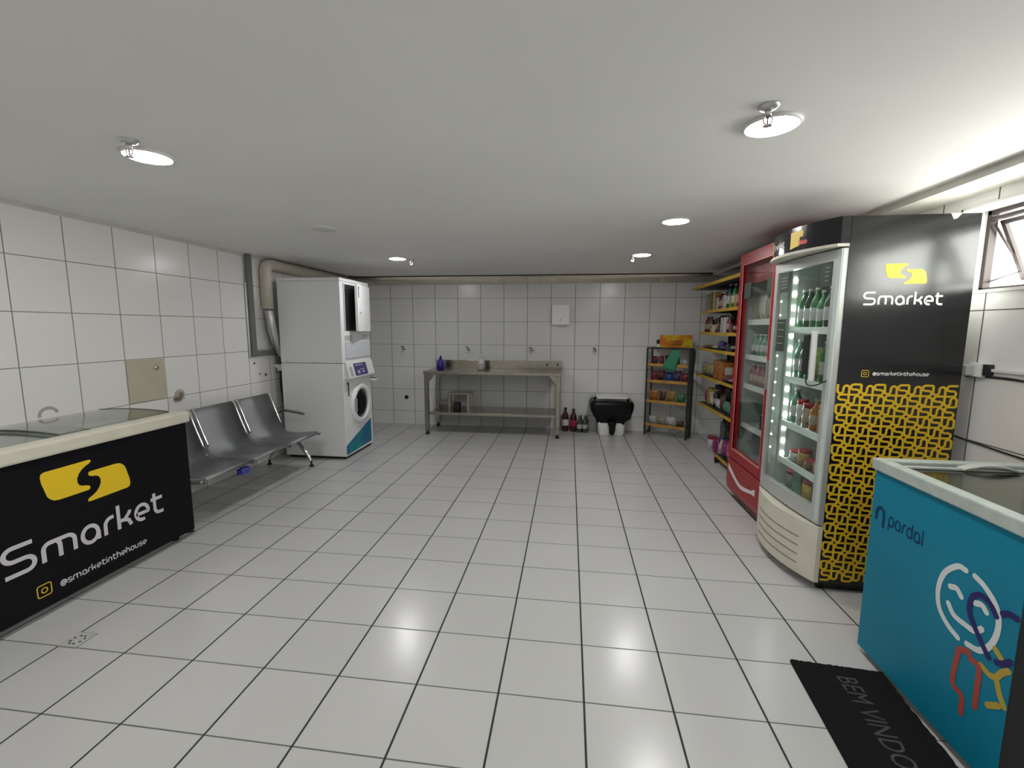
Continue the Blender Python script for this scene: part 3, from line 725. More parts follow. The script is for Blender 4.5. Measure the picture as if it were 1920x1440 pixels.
# dispenser, taps, drain hole
t = thing('towel_dispenser', 'white paper towel dispenser hanging on the back wall', 'dispenser', (-0.125, YB - 0.05, 1.5))
b = new(); box(b, -0.245, -0.005, YB - 0.105, YB - 0.001, 1.480, 1.757, 0.012, 3); obj('housing', b, mat('dispenser_white', (0.93, 0.93, 0.91), 0.35), t)
b = new(); box(b, -0.135, -0.122, YB - 0.109, YB - 0.1055, 1.535, 1.565, 0.001); obj('lock', b, mat('label_grey', (0, 0, 0)), t)
tapl = ['chrome wall tap nearest the washer', 'chrome wall tap above the left half of the worktable', 'chrome wall tap above the right half of the worktable', 'chrome wall tap between the worktable and the wire rack']
def mk_tap(x, label):
    t = thing('wall_tap', label, 'tap', (x, YB, 1.125), 'wall taps')
    b = lathe(new(), [(0.026, -0.0005), (0.026, -0.006), (0.012, -0.010)], (0, 0, 0.0), 16, 'y'); o = obj('flange', b, chrome); o.parent = t
    b = new(); tube(b, smoothpath([(0, -0.0102, 0), (0, -0.06, 0.0), (0, -0.085, -0.012), (0, -0.09, -0.045)], 4), 0.009, 8); o = obj('spout', b, chrome); o.parent = t
    b = new(); cyl(b, (0, -0.045, 0.009), (0, -0.045, 0.030), 0.007, 8); o = obj('handle', b, mat('dark_chrome', (0, 0, 0))); o.parent = t
    for s in (-1, 1): pass
    b = new(); box(b, -0.028, 0.006, -0.052, -0.038, 0.0305, 0.042, 0.003); o2 = obj('lever', b, black); o2.parent = o
    return t
t0 = mk_tap(-2.423, tapl[0])
for x, l in zip((-1.451, -0.537, 0.353), tapl[1:]): dup(t0, (x, YB, 1.125), label=l)
b = lathe(new(), [(0.030, -0.0005), (0.030, -0.008), (0.02, -0.012)], (-2.401, YB, 0.405), 18, 'y')
tag(obj('pipe_plug', b, black), 'round black pipe plug low on the back wall', 'plug')

# PET bottles on the floor beside the table
pet_dark = mat('cola_bottle', (0.05, 0.015, 0.015), 0.15)
t = mk_bottle('soda_bottle', 'tall dark soda bottle with white label standing right beside the worktable leg', 'bottle', 0.046, 0.33, pet_dark, black, mat('white_label', (0.70, 0.66, 0.66), 0.5), group='soda bottles by the worktable')
t.location = (-0.035, 6.235, 0)
t = mk_bottle('soda_bottle', 'tall dark soda bottle with crimson label beside the worktable', 'bottle', 0.046, 0.32, pet_dark, black, mat('pink_label', (0.35, 0.02, 0.07), 0.5), group='soda bottles by the worktable')
t.location = (0.078, 6.215, 0)
grn = mat('dark_green_bottle', (0.05, 0.075, 0.06), 0.2)
p0 = mk_bottle('pack_bottle', 'small dark green bottle in front beside the crimson-labelled soda bottle', 'bottle', 0.034, 0.225, grn, grn, mat('grey_label', (0.42, 0.42, 0.42), 0.5), group='small bottles by the bin')
p0.location = (0.150 + 0.012, 6.17, 0)
dup(p0, (0.236, 6.17, 0), label='small dark green bottle nearest the bin, front row')
dup(p0, (0.180, 6.25, 0), label='small dark green bottle of the pack, back row left')
dup(p0, (0.255, 6.25, 0), label='small dark green bottle of the pack, back row right')

# rubbish bin with black bag
t = thing('waste_bin', 'white pedal bin with an overhanging black bag against the back wall', 'bin', (0.585, 6.15, 0))
b = new()
rs = []
for z, k in ((0.0, 0.80), (0.01, 0.82), (0.46, 1.0)):
    rs.append([Vector((0.585 + u * k, 6.17 + v * k, z)) for u, v in rrect(-0.205, 0.205, -0.165, 0.165, 0.04)])
rings(b, rs); obj('bin_body', b, whitep, t)
b = new(); rs = []
q = rrect(-0.225, 0.225, -0.175, 0.175, 0.05, 6)
n = len(q)
for z, k, jit in ((0.475, 0.96, 0), (0.47, 1.12, 0.004), (0.42, 1.20, 0.010), (0.34, 1.16, 0.012), (0.24, 1.05, 0.012), (0.17, 0.86, 0.015), (0.135, 0.80, 0.02)):
    ring = []
    for i, (u, v) in enumerate(q):
        a_ = math.atan2(v, u)
        bulge = 1 + (0.08 if abs(z - 0.40) < 0.1 else 0) * abs(math.cos(a_))
        uu = 0.585 + u * k * bulge + random.uniform(-jit, jit)
        vv = min(6.17 + v * k + random.uniform(-jit, jit), YB - 0.004)
        zz = z + (0.06 * max(0, abs(u) / 0.225 - 0.35) if z < 0.2 else 0) + random.uniform(-jit, jit) * 0.6
        ring.append(Vector((uu, vv, zz)))
    rs.append(ring)
rings(b, rs, closed_caps=False); obj('bin_bag', b, mat('bin_bag', (0.005, 0.005, 0.006), 0.36, spec=.25), t, label='black bin bag')
b = new(); tube(b, smoothpath([(0.585, 5.985, 0.20), (0.59, 5.98, 0.10), (0.585, 5.985, 0.03)], 4), [0.06, 0.058, 0.05, 0.045, 0.045, 0.04, 0.04, 0.035, 0.03][:9], 8)
obj('bag_tail', b, mat('bin_bag', (0, 0, 0)), t)
b = new(); prism(b, rrect(-0.205, 0.205, -0.165, 0.165, 0.035), lambda u, v, d: Vector((0.585 + u, 6.17 + v, d + 0.02 * (v + 0.17))), 0.505, 0.525); obj('lid', b, mat('lid_white', (0.75, 0.75, 0.74), 0.4), t)

# ================================================================== PRODUCTS
PAL = {'yellow': (0.62, 0.43, 0.03), 'tan': (0.45, 0.33, 0.18), 'dark green': (0.02, 0.09, 0.05), 'green': (0.05, 0.25, 0.09), 'white': (0.65, 0.64, 0.62), 'black': (0.015, 0.015, 0.018),
       'pink': (0.50, 0.12, 0.20), 'crimson': (0.25, 0.02, 0.03), 'red': (0.45, 0.02, 0.02), 'orange': (0.55, 0.18, 0.02), 'purple': (0.06, 0.03, 0.18), 'blue': (0.03, 0.10, 0.40), 'lime': (0.35, 0.45, 0.06),
       'brown': (0.12, 0.05, 0.025), 'beige': (0.48, 0.38, 0.28), 'grey': (0.25, 0.26, 0.27), 'silver': (0.55, 0.55, 0.56), 'dark red': (0.12, 0.012, 0.015), 'gold': (0.45, 0.28, 0.05), 'clear green': (0.12, 0.30, 0.20), 'magenta': (0.35, 0.02, 0.20)}
for _k in PAL: PAL[_k] = tuple(v * (0.62 if _k not in ('white', 'silver') else 0.72) for v in PAL[_k])
def pm(c, second=None):
    nm = 'pack_' + c.replace(' ', '_')
    return mat(nm, PAL[c], 0.35, noise=0.0)
def pm_print(c):
    """wrapper print: blotches of lighter tone"""
    nm = 'print_' + c.replace(' ', '_')
    if nm in MATS: return MATS[nm]
    m = mat(nm, PAL[c], 0.35)
    nt = m.node_tree; tc = nt.nodes.new('ShaderNodeTexCoord'); nz = nt.nodes.new('ShaderNodeTexNoise'); nz.inputs['Scale'].default_value = 26; nz.inputs['Detail'].default_value = 1.5; nz.inputs['Distortion'].default_value = 0.6
    r = nt.nodes.new('ShaderNodeValToRGB'); r.color_ramp.interpolation = 'CONSTANT'
    r.color_ramp.elements[0].color = (*[v * 0.45 for v in PAL[c]], 1)
    r.color_ramp.elements[1].position = 0.40; r.color_ramp.elements[1].color = (*PAL[c], 1)
    for p_, k_, q_ in ((0.58, 0.6, 0.16), (0.64, 1.0, 0.0), (0.70, 0.5, 0.03)):
        e = r.color_ramp.elements.new(p_); e.color = (*[min(1, v * k_ + q_) for v in PAL[c]], 1)
    nt.links.new(tc.outputs['Object'], nz.inputs['Vector']); nt.links.new(nz.outputs['Fac'], r.inputs['Fac']); nt.links.new(r.outputs['Color'], nt.nodes['Principled BSDF'].inputs['Base Color'])
    return m
PROTO = {}
def proto(kind, colr, w_, d_, h_):
    key = (kind, colr, w_, d_, h_)
    if key in PROTO: return PROTO[key], False
    nm = {'bottle': 'bottle', 'can': 'drink_can', 'carton': 'carton', 'pouch': 'snack_pouch', 'jar': 'jar', 'tray': 'flat_pack', 'tub': 'tub'}[kind]
    t = thing(nm, '', nm.replace('_', ' ').replace('snack ', '').replace('drink ', '').replace('flat ', ''), (0, 0, 0))
    if kind == 'bottle':
        r = w_ / 2
        o = obj('body', lathe(new(), [(r * .85, 0), (r, .006), (r, h_ * .58), (r * .8, h_ * .70), (r * .38, h_ * .84), (r * .36, h_ * .93)], seg=12), pm(colr)); o.parent = t
        o = obj('cap', lathe(new(), [(r * .45, h_ * .932), (r * .45, h_), (r * .4, h_ * 1.002)], seg=10), pm('white' if colr != 'white' else 'blue')); o.parent = t
        o = obj('label_band', lathe(new(), [(r * 1.01, h_ * .2), (r * 1.03, h_ * .21), (r * 1.03, h_ * .5), (r * 1.01, h_ * .51)], seg=12), pm_print('silver' if colr in ('clear green', 'dark green', 'green') else ('beige' if colr != 'beige' else 'red'))); o.parent = t
    elif kind == 'can':
        r = w_ / 2
        o = obj('body', lathe(new(), [(r * .8, 0), (r, .006), (r, h_ * .92), (r * .85, h_ * .985)], seg=14), pm_print(colr)); o.parent = t
        o = obj('can_top', lathe(new(), [(r * .84, h_ * .986), (r * .84, h_), (r * .6, h_ * .999)], seg=14), alu); o.parent = t
    elif kind in ('jar', 'tub'):
        r = w_ / 2
        o = obj('body', lathe(new(), [(r * .9, 0), (r, .005), (r, h_ * .78), (r * .85, h_ * .83)], seg=14), pm_print(colr)); o.parent = t
        o = obj('lid', lathe(new(), [(r * .95, h_ * .832), (r * .95, h_), (r * .9, h_ * 1.002)], seg=14), pm('red' if colr != 'red' else 'white')); o.parent = t
    elif kind == 'carton':
        o = obj('box', box(new(), -w_ / 2, w_ / 2, -d_ / 2, d_ / 2, 0, h_, 0.002), pm_print(colr)); o.parent = t
        b = new(); box(b, -w_ * .32, w_ * .32, -d_ / 2 - .0012, -d_ / 2 - .0003, h_ * .35, h_ * .75); box(b, -w_ / 2 - .0012, -w_ / 2 - .0003, -d_ * .32, d_ * .32, h_ * .35, h_ * .75)
        o = obj('printed_label', b, pm('white' if colr != 'white' else 'crimson')); o.parent = t
    elif kind in ('pouch', 'tray'):
        b = new(); nx, nz_ = 8, 8; F1 = []; 
        for s in (-1, 1):
            g_ = [[None] * (nz_ + 1) for _ in range(nx + 1)]
            for i in range(nx + 1):
                for j in range(nz_ + 1):
                    u, v = i / nx * 2 - 1, j / nz_ * 2 - 1
                    th = d_ / 2 * max(0.04, (1 - u ** 4) ** .6 * (1 - v ** 4) ** .8)
                    wob = 1 + 0.03 * math.sin(9 * v + 3 * u)
                    if kind == 'pouch': p = (u * w_ / 2 * wob * (1 - 0.06 * (1 - v * v)), s * th, (v + 1) / 2 * h_)
                    else: p = (u * w_ / 2 * wob, v * h_ / 2, d_ / 2 + s * th)
                    g_[i][j] = b.verts.new(p)
            for i in range(nx):
                for j in range(nz_):
                    f = b.faces.new((g_[i][j], g_[i + 1][j], g_[i + 1][j + 1], g_[i][j + 1])); f.smooth = True
        bmesh.ops.remove_doubles(b, verts=b.verts, dist=0.0012)
        o = obj('wrapper', b, pm_print(colr)); o.parent = t
    PROTO[key] = t
    return t, True

ORD = ['first', 'second', 'third', 'fourth', 'fifth', 'sixth', 'seventh', 'eighth', 'ninth', 'tenth', 'eleventh', 'twelfth', 'thirteenth', 'fourteenth']
def place(kind, colr, dims, loc, rotz, label, group):
    t, fresh = proto(kind, colr, *dims)
    if not fresh: t = dup(t, loc, rotz)
    t.location = loc; t.rotation_euler = (0, 0, rotz)
    t['label'] = label; t['group'] = group
    return t
KN = {'bottle': 'bottle', 'can': 'drink can', 'carton': 'carton', 'pouch': 'pouch', 'jar': 'lidded jar', 'tray': 'flat pack', 'tub': 'tub'}
def row(items, start, step_dir, z, rotz, where, frm, group, gap=0.008, setback=None):
    """items: (kind, colour, w, d, h); placed along step_dir from start; step by w"""
    s = Vector(start); d = Vector(step_dir).normalized(); tpos = 0
    for i, (k, c, w_, dd, h) in enumerate(items):
        tpos += w_ / 2
        p = s + d * tpos
        nb = items[i - 1][1] + ' ' + KN[items[i - 1][0]] if i else None
        lab = f"{c} {KN[k]}, {ORD[i]} from {frm} on {where}"
        place(k, c, (w_, dd, h), (p.x, p.y, z), rotz + random.uniform(-.06, .06), lab, group)
        tpos += w_ / 2 + gap

# ================================================================== WALL SHELVING
SXF, SXB = 1.635, 2.045
t = thing('shop_shelving', 'tall black shop shelving with yellow shelf edges along the right wall', 'shelving', (1.84, 5.0, 0))
SH = [(1.94, 1.53, 4.06, 6.02), (1.652, SXF, 4.06, 5.98), (1.392, SXF, 4.06, 5.98), (1.198, SXF, 4.06, 5.98), (0.872, SXF - .01, 4.06, 5.98), (0.535, SXF - .02, 4.06, 5.80), (0.085, 1.60, 4.06, 5.0)]
for i, (z, xf, y0, y1) in enumerate(SH):
    b = new()
    spans = [(y0, 4.985), (5.0, y1)] if y1 > 5.2 else [(y0, y1)]
    for ya, yb in spans: box(b, xf + 0.006, SXB - 0.004, ya, yb, z - 0.022, z, 0.0)
    s = obj('shelf', b, shelfblk, t)
    b = new()
    for ya, yb in spans: box(b, xf - 0.002, xf + 0.005, ya, yb, z - 0.028, z + 0.006, 0.001)
    obj('price_rail', b, shelfyel, s, label='yellow shelf edge')
b = new()
for y in (4.045, 4.99, 5.995): box(b, SXB - 0.05, SXB - 0.005, y - 0.006, y + 0.006, 0.0, 2.06)
obj('uprights', b, shelfblk, t)
b = new(); box(b, SXB - 0.003, SXB + 0.008, 4.06, 5.985, 0.05, 2.03); obj('back_panel', b, shelfblk, t, label='black back panel')
for y in (4.10, 4.94):
    b = new(); box(b, 1.58, SXB - 0.05, y - 0.015, y + 0.015, 0.012, 0.062, 0.003); cyl(b, (1.60, y, 0), (1.60, y, 0.012), 0.018, 10); obj('foot', b, shelfblk, t)
SR = math.pi / 2
def g(k, c, w_=.08, d=.06, h=.18): return (k, c, w_, d, h)
XS = SXF + 0.075
row([g('carton', 'tan', .10, .07, .20), g('bottle', 'white', .065, .06, .22), g('carton', 'dark green', .09, .07, .21), g('carton', 'yellow', .11, .07, .205), g('jar', 'silver', .07, .06, .17), g('bottle', 'black', .07, .06, .20), g('bottle', 'pink', .08, .06, .19), g('carton', 'white', .08, .06, .15), g('bottle', 'dark green', .07, .06, .26), g('can', 'lime', .065, .06, .14), g('bottle', 'green', .07, .06, .25), g('can', 'yellow', .065, .06, .14), g('bottle', 'dark red', .07, .06, .24)],
    (XS, 5.92, 0), (0, -1, 0), 1.6535, SR, 'the second-highest wall shelf', 'the back wall', 'goods on the second wall shelf')
row([g('bottle', 'dark red', .07, .06, .20), g('bottle', 'crimson', .07, .06, .20), g('bottle', 'brown', .07, .06, .20), g('jar', 'yellow', .08, .07, .08), g('carton', 'white', .09, .07, .09), g('bottle', 'black', .07, .06, .19), g('tub', 'brown', .09, .08, .09), g('carton', 'silver', .10, .06, .17), g('carton', 'white', .08, .06, .17), g('bottle', 'dark red', .07, .06, .20), g('carton', 'crimson', .10, .06, .10)],
    (XS, 5.93, 0), (0, -1, 0), 1.3935, SR, 'the wall shelf below the sauces', 'the back wall', 'goods on the third wall shelf')
row([g('tray', 'orange', .13, .04, .12), g('tray', 'brown', .12, .04, .12), g('tray', 'dark green', .12, .04, .12), g('tray', 'white', .12, .05, .12), g('pouch', 'purple', .14, .09, .10), g('tray', 'purple', .13, .05, .12), g('carton', 'black', .12, .08, .08)],
    (XS, 5.90, 0), (0, -1, 0), 1.1995, SR, 'the fourth wall shelf', 'the back wall', 'goods on the fourth wall shelf')
row([g('pouch', 'beige', .13, .06, .15), g('pouch', 'lime', .12, .06, .13), g('pouch', 'beige', .13, .06, .16), g('pouch', 'brown', .12, .06, .16), g('carton', 'orange', .17, .12, .21), g('carton', 'orange', .17, .12, .20), g('tray', 'purple', .12, .05, .12), g('tray', 'pink', .12, .05, .12)],
    (XS, 5.93, 0), (0, -1, 0), 0.8735, SR, 'the fifth wall shelf with orange boxes', 'the back wall', 'goods on the fifth wall shelf')
row([g('pouch', 'magenta', .11, .06, .16), g('carton', 'yellow', .08, .06, .20), g('pouch', 'white', .13, .07, .11), g('bottle', 'black', .07, .06, .20), g('pouch', 'white', .13, .07, .10), g('pouch', 'brown', .11, .06, .17), g('pouch', 'clear green', .13, .07, .12), g('pouch', 'clear green', .12, .07, .10), g('carton', 'purple', .11, .08, .16), g('pouch', 'white', .12, .07, .08)],
    (XS, 5.78, 0), (0, -1, 0), 0.5365, SR, 'the sixth wall shelf', 'the back wall', 'goods on the sixth wall shelf')
row([g('pouch', 'magenta', .12, .08, .16), g('pouch', 'pink', .11, .07, .18), g('carton', 'white', .12, .09, .10), g('tub', 'green', .11, .10, .08), g('carton', 'black', .10, .09, .16), g('tray', 'orange', .10, .06, .10), g('bottle', 'purple', .07, .06, .20), g('carton', 'purple', .10, .08, .16)],
    (1.68, 4.96, 0), (0, -1, 0), 0.0865, SR, 'the lowest wall shelf', 'the far end', 'goods on the lowest wall shelf')
# rows standing behind the front ones
row([g('carton', 'brown', .11, .08, .19), g('carton', 'dark green', .12, .08, .23), g('carton', 'gold', .11, .08, .22), g('bottle', 'black', .07, .06, .24), g('carton', 'crimson', .11, .08, .20), g('carton', 'grey', .11, .08, .22), g('bottle', 'dark green', .07, .06, .245), g('carton', 'brown', .11, .08, .21), g('bottle', 'lime', .07, .06, .24)],
    (XS + .12, 5.94, 0), (0, -1, 0), 1.6535, SR, 'the rear of the second-highest wall shelf', 'the back wall', 'goods at the rear of the second wall shelf')
row([g('carton', 'crimson', .10, .08, .17), g('carton', 'black', .11, .08, .20), g('carton', 'brown', .10, .08, .18), g('bottle', 'dark red', .07, .06, .21), g('carton', 'black', .12, .08, .20), g('carton', 'grey', .11, .08, .19), g('bottle', 'brown', .07, .06, .20), g('carton', 'black', .12, .08, .18)],
    (XS + .13, 5.94, 0), (0, -1, 0), 1.3935, SR, 'the rear of the third wall shelf', 'the back wall', 'goods at the rear of the third wall shelf')
row([g('pouch', 'tan', .13, .07, .18), g('pouch', 'gold', .13, .07, .19), g('carton', 'brown', .13, .08, .20), g('pouch', 'lime', .13, .07, .18)],
    (XS + .13, 5.93, 0), (0, -1, 0), 0.8735, SR, 'the rear of the fifth wall shelf', 'the back wall', 'goods at the rear of the fifth wall shelf')
row([g('carton', 'black', .12, .08, .22), g('carton', 'brown', .11, .08, .20), g('pouch', 'crimson', .12, .07, .20), g('carton', 'black', .12, .08, .23), g('carton', 'dark green', .12, .08, .21), g('carton', 'purple', .12, .08, .22), g('pouch', 'brown', .12, .07, .20)],
    (XS + .13, 5.76, 0), (0, -1, 0), 0.5365, SR, 'the rear of the sixth wall shelf', 'the back wall', 'goods at the rear of the sixth wall shelf')
for i_, (y_, c_, h_) in enumerate(((5.14, 'black', .30), (5.34, 'brown', .26), (5.54, 'black', .24), (5.74, 'grey', .28))):
    place('carton', c_, (.17, .12, h_), (1.968, y_, 0), SR, ['tall black carton on the floor, nearest of the row against the wall panel', 'brown carton on the floor, second in the row against the wall panel', 'low black carton on the floor, third in the row against the wall panel', 'grey carton on the floor, farthest of the row against the wall panel'][i_], 'cartons on the floor under the shelving')
# goods on the floor beyond the bottom shelf
place('bottle', 'white', (.07, .06, .24), (1.70, 5.10, 0), 0, 'white bottle standing on the floor at the end of the lowest shelf', 'goods on the floor by the shelving')
place('pouch', 'magenta', (.14, .09, .20), (1.70, 5.25, 0), SR, 'magenta pouch on the floor between the rack and the shelving', 'goods on the floor by the shelving')
place('carton', 'purple', (.16, .12, .22), (1.83, 5.14, 0), SR, 'purple carton on the floor behind the white bottle', 'goods on the floor by the shelving')
place('carton', 'orange', (.15, .12, .14), (1.83, 5.36, 0), SR, 'orange carton on the floor under the sixth wall shelf', 'goods on the floor by the shelving')
place('tub', 'white', (.11, .11, .16), (1.72, 5.50, 0), SR, 'white tub on the floor beside the wire rack', 'goods on the floor by the shelving')

# ================================================================== WIRE RACK
A = Vector((1.04, 6.17, 0)); U = Vector((.867, -.498, 0)); V = Vector((.498, .867, 0)); RW, RD, RH = 0.545, 0.185, 1.188
rk = thing('wire_rack', 'free-standing black wire snack rack with four pine-edged shelves in the far corner', 'rack', tuple(A + U * RW / 2 + V * RD / 2))
P3 = lambda u, v, z: A + U * u + V * v + Vector((0, 0, z))
def obox(bm, u0, u1, v0, v1, z0, z1):
    return prism(bm, [(u0, v0), (u1, v0), (u1, v1), (u0, v1)], lambda u, v, d: P3(u, v, d), z0, z1)
for u, v in ((0, 0), (RW, 0), (0, RD), (RW, RD)):
    b = new(); obox(b, u - .009, u + .009, v - .009, v + .009, 0, RH); obj('post', b, shelfblk, rk)
b = new()
for v in (0, RD): obox(b, 0.01, RW - 0.01, v - .008, v + .008, RH - .018, RH - .001)
for u in (0, RW):
    obox(b, u - .008, u + .008, 0.01, RD - .01, RH - .018, RH - .001); obox(b, u - .008, u + .008, 0.01, RD - .01, .02, .035)
obj('top_frame', b, shelfblk, rk)
for u in (0, RW):
    b = new(); nw = 24 if u == 0 else 40
    for k in range(nw):
        z = 0.06 + k * (RH - .09) / nw; tube(b, [P3(u, 0.006, z), P3(u, RD - .006, z)], .0022, 4)
    for k in range(5 if u == 0 else 9):
        v = RD * (k + 1) / (6 if u == 0 else 10); tube(b, [P3(u, v, .04), P3(u, v, RH - .02)], .0022, 4)
    obj('side_mesh', b, mat('wire_grey', (0.05, 0.05, 0.05), 0.5), rk)
RZ = [0.975, 0.757, 0.485, 0.165]
for z in RZ:
    b = new(); obox(b, .012, RW - .012, .012, RD - .012, z - .03, z - .018); s = obj('shelf', b, shelfblk, rk)
    b = new(); obox(b, .010, RW - .010, -.006, .006, z - .035, z + .004); obj('shelf_edge', b, woodyel, s, label='pine shelf edge')
ROT = math.atan2(U.y, U.x)
rack_items = [
    ('first shelf of the wire rack', [g('pouch', 'dark red', .10, .06, .11), g('jar', 'crimson', .06, .06, .12), g('pouch', 'black', .09, .06, .13), g('pouch', 'brown', .10, .06, .11), g('pouch', 'silver', .09, .06, .08)]),
    ('second shelf of the wire rack', [g('pouch', 'crimson', .09, .06, .13), g('pouch', 'dark red', .10, .06, .14), g('pouch', 'blue', .10, .06, .12), g('pouch', 'purple', .10, .06, .14), g('pouch', 'crimson', .09, .06, .12)]),
    ('third shelf of the wire rack', [g('pouch', 'orange', .12, .06, .15), g('pouch', 'brown', .09, .06, .14), g('pouch', 'gold', .12, .06, .15), g('pouch', 'green', .11, .06, .13)]),
    ('lowest shelf of the wire rack', [g('pouch', 'white', .11, .06, .11), g('pouch', 'beige', .11, .06, .10), g('pouch', 'white', .12, .06, .12), g('pouch', 'brown', .10, .06, .09)])]
for (wh, its), z in zip(rack_items, RZ):
    st = P3(.025, RD * .45, 0)
    row(its, (st.x, st.y, 0), (U.x, U.y, 0), z - .0165, ROT, 'the ' + wh, 'its left end', 'snacks on the ' + wh, gap=.004 if 'second' in wh else .010)
# sign box on top
s = thing('header_box', 'orange display box with dark lettering standing on top of the wire rack', 'box', tuple(P3(RW / 2, RD / 2, RH)))
b = new(); box(b, 1.192, 1.600, 6.14, 6.175, RH + .001, RH + .165, .002)
om = mat('orange_print', (0.62, 0.28, 0.015), 0.45)
nt = om.node_tree; tc = nt.nodes.new('ShaderNodeTexCoord'); gx = nt.nodes.new('ShaderNodeTexNoise'); gx.inputs['Scale'].default_value = 5
r_ = nt.nodes.new('ShaderNodeValToRGB'); r_.color_ramp.elements[0].color = (0.60, 0.17, 0.01, 1); r_.color_ramp.elements[1].color = (0.72, 0.55, 0.02, 1); r_.color_ramp.elements[0].position = .4; r_.color_ramp.elements[1].position = .6
nt.links.new(tc.outputs['Object'], gx.inputs['Vector']); nt.links.new(gx.outputs['Fac'], r_.inputs['Fac']); nt.links.new(r_.outputs['Color'], nt.nodes['Principled BSDF'].inputs['Base Color'])
obj('box_body', b, om, s)
def font_mesh(txt, size, width=None, shear=0.0):
    cu = bpy.data.curves.new('txt', 'FONT'); cu.body = txt; cu.size = size; cu.shear = shear; cu.resolution_u = 3; cu.extrude = 0.0
    o = bpy.data.objects.new('txt', cu); COL.objects.link(o)
    me = bpy.data.meshes.new_from_object(o)
    bpy.data.objects.remove(o); bpy.data.curves.remove(cu)
    if width:
        xs = [v.co.x for v in me.vertices]; k = width / (max(xs) - min(xs))
        for v in me.vertices: v.co.x *= k
    return me
def font_obj(name, txt, size, width, m, parent, fn, shear=0.0):
    me = font_mesh(txt, size, width, shear); me.name = name
    base = gpos(parent)
    for v in me.vertices: v.co = fn(v.co.x, v.co.y) - base
    me.materials.clear(); me.materials.append(m)
    o = bpy.data.objects.new(name, me); COL.objects.link(o); o.parent = parent
    return o
for zz, x0_, x1_ in ((RH + .080, 1.320, 1.480), (RH + .045, 1.330, 1.470)):   # two lines of dark script, not legible in the photo
    b = new(); pts = [(x0_ + (x1_ - x0_) * i / 48, zz + .008 * math.sin(i * 1.35) + .004 * math.sin(i * 2.9)) for i in range(49)]
    stroke(b, pts, .0045, lambda u, v, d: Vector((u, 6.1385, v))); obj('script_line', b, black, s, recalc=False)
# small jar beside it
t = thing('small_jar', 'small white jar with black round cap on the left of the wire rack top', 'jar', tuple(P3(.10, RD * .7, RH)))
o = obj('body', lathe(new(), [(.024, .001), (.026, .005), (.024, .035), (.018, .045)], seg=14), whitep); o.parent = t
o = obj('cap', lathe(new(), [(.020, .046), (.030, .055), (.033, .075), (.028, .095), (.012, .105)], seg=14), black); o.parent = t
# green bags hanging from the rack
def cloth(pts, mp, d0, d1, amp=0.006):
    b = new(); n = 7; rows = []
    (a, b1, c1, d1_) = pts
    for i in range(n + 1):
        r = []
        for j in range(n + 1):
            s_, t_ = i / n, j / n
            x = (a[0] * (1 - s_) + b1[0] * s_) * (1 - t_) + (d1_[0] * (1 - s_) + c1[0] * s_) * t_
            z = (a[1] * (1 - s_) + b1[1] * s_) * (1 - t_) + (d1_[1] * (1 - s_) + c1[1] * s_) * t_
            r.append((x, z, amp * math.sin(7 * s_ + 4 * t_)))
        rows.append(r)
    fr = [[b.verts.new(mp(x, z, d0 + w_)) for x, z, w_ in r] for r in rows]
    bk = [[b.verts.new(mp(x, z, d1 + w_)) for x, z, w_ in r] for r in rows]
    for i in range(n):
        for j in range(n):
            f = b.faces.new((fr[i][j], fr[i + 1][j], fr[i + 1][j + 1], fr[i][j + 1])); f.smooth = True
            f = b.faces.new((bk[i][j], bk[i][j + 1], bk[i + 1][j + 1], bk[i + 1][j])); f.smooth = True
    for k in range(n):
        b.faces.new((fr[k][0], bk[k][0], bk[k + 1][0], fr[k + 1][0])); b.faces.new((fr[k][n], fr[k + 1][n], bk[k + 1][n], bk[k][n]))
        b.faces.new((fr[0][k], fr[0][k + 1], bk[0][k + 1], bk[0][k])); b.faces.new((fr[n][k], bk[n][k], bk[n][k + 1], fr[n][k + 1]))
    return b
b = cloth([(.33, 1.165), (.45, 1.165), (.37, .875), (.20, .925)], lambda u, z, d: P3(u, -d, z), .020, .026)
tag(obj('green_cloth', b, mat('green_cloth', (0.03, 0.22, 0.12), 0.6)), 'green pennant-shaped cloth hanging over the front of the wire rack', 'cloth')
b = cloth([(.01, 1.165), (.175, 1.165), (.17, .80), (.03, .78)], lambda u, z, d: P3(RW + .014 + d, u, z), .0, .006)
tag(obj('dark_green_bag', b, mat('dark_green_bag', (0.008, 0.045, 0.032), 0.35)), 'dark green plastic bag hanging on the right side of the wire rack', 'bag')

# ================================================================== RED DRINKS FRIDGE
RX, RY0, RY1, RZT = 1.385, 3.285, 3.985, 2.04
t = thing('red_drinks_fridge', 'tall red glass-door drinks fridge with a white ribbon mark, beside the wall shelving', 'fridge', (1.7, 3.63, 0))
b = new()
xb = 2.03
box(b, RX + .05, xb, RY0, RY0 + .035, .05, RZT, .004)
box(b, RX + .05, xb, RY1 - .035, RY1, .05, RZT, .004)
box(b, RX + .05, xb, RY0 + .036, RY1 - .036, RZT - .10, RZT, .004)
box(b, RX + .05, xb, RY0 + .036, RY1 - .036, .05, .36, .004)
box(b, xb - .03, xb, RY0 + .036, RY1 - .036, .361, RZT - .101)
obj('cabinet', b, red_m, t)
b = new()
box(b, RX + .06, xb - .031, RY0 + .0355, RY0 + .045, .361, RZT - .101); box(b, RX + .06, xb - .031, RY1 - .045, RY1 - .0355, .361, RZT - .101)
box(b, xb - .045, xb - .031, RY0 + .046, RY1 - .046, .361, RZT - .101); box(b, RX + .06, xb - .046, RY0 + .046, RY1 - .046, .361, .371)
obj('liner', b, inner_g, t)
b = new(); box(b, RX + .065, RX + .075, RY0 + .05, RY1 - .05, 1.80, 1.938); hd = obj('header_panel', b, mat('header_red', (0.30, 0.02, 0.03), 0.4), t)
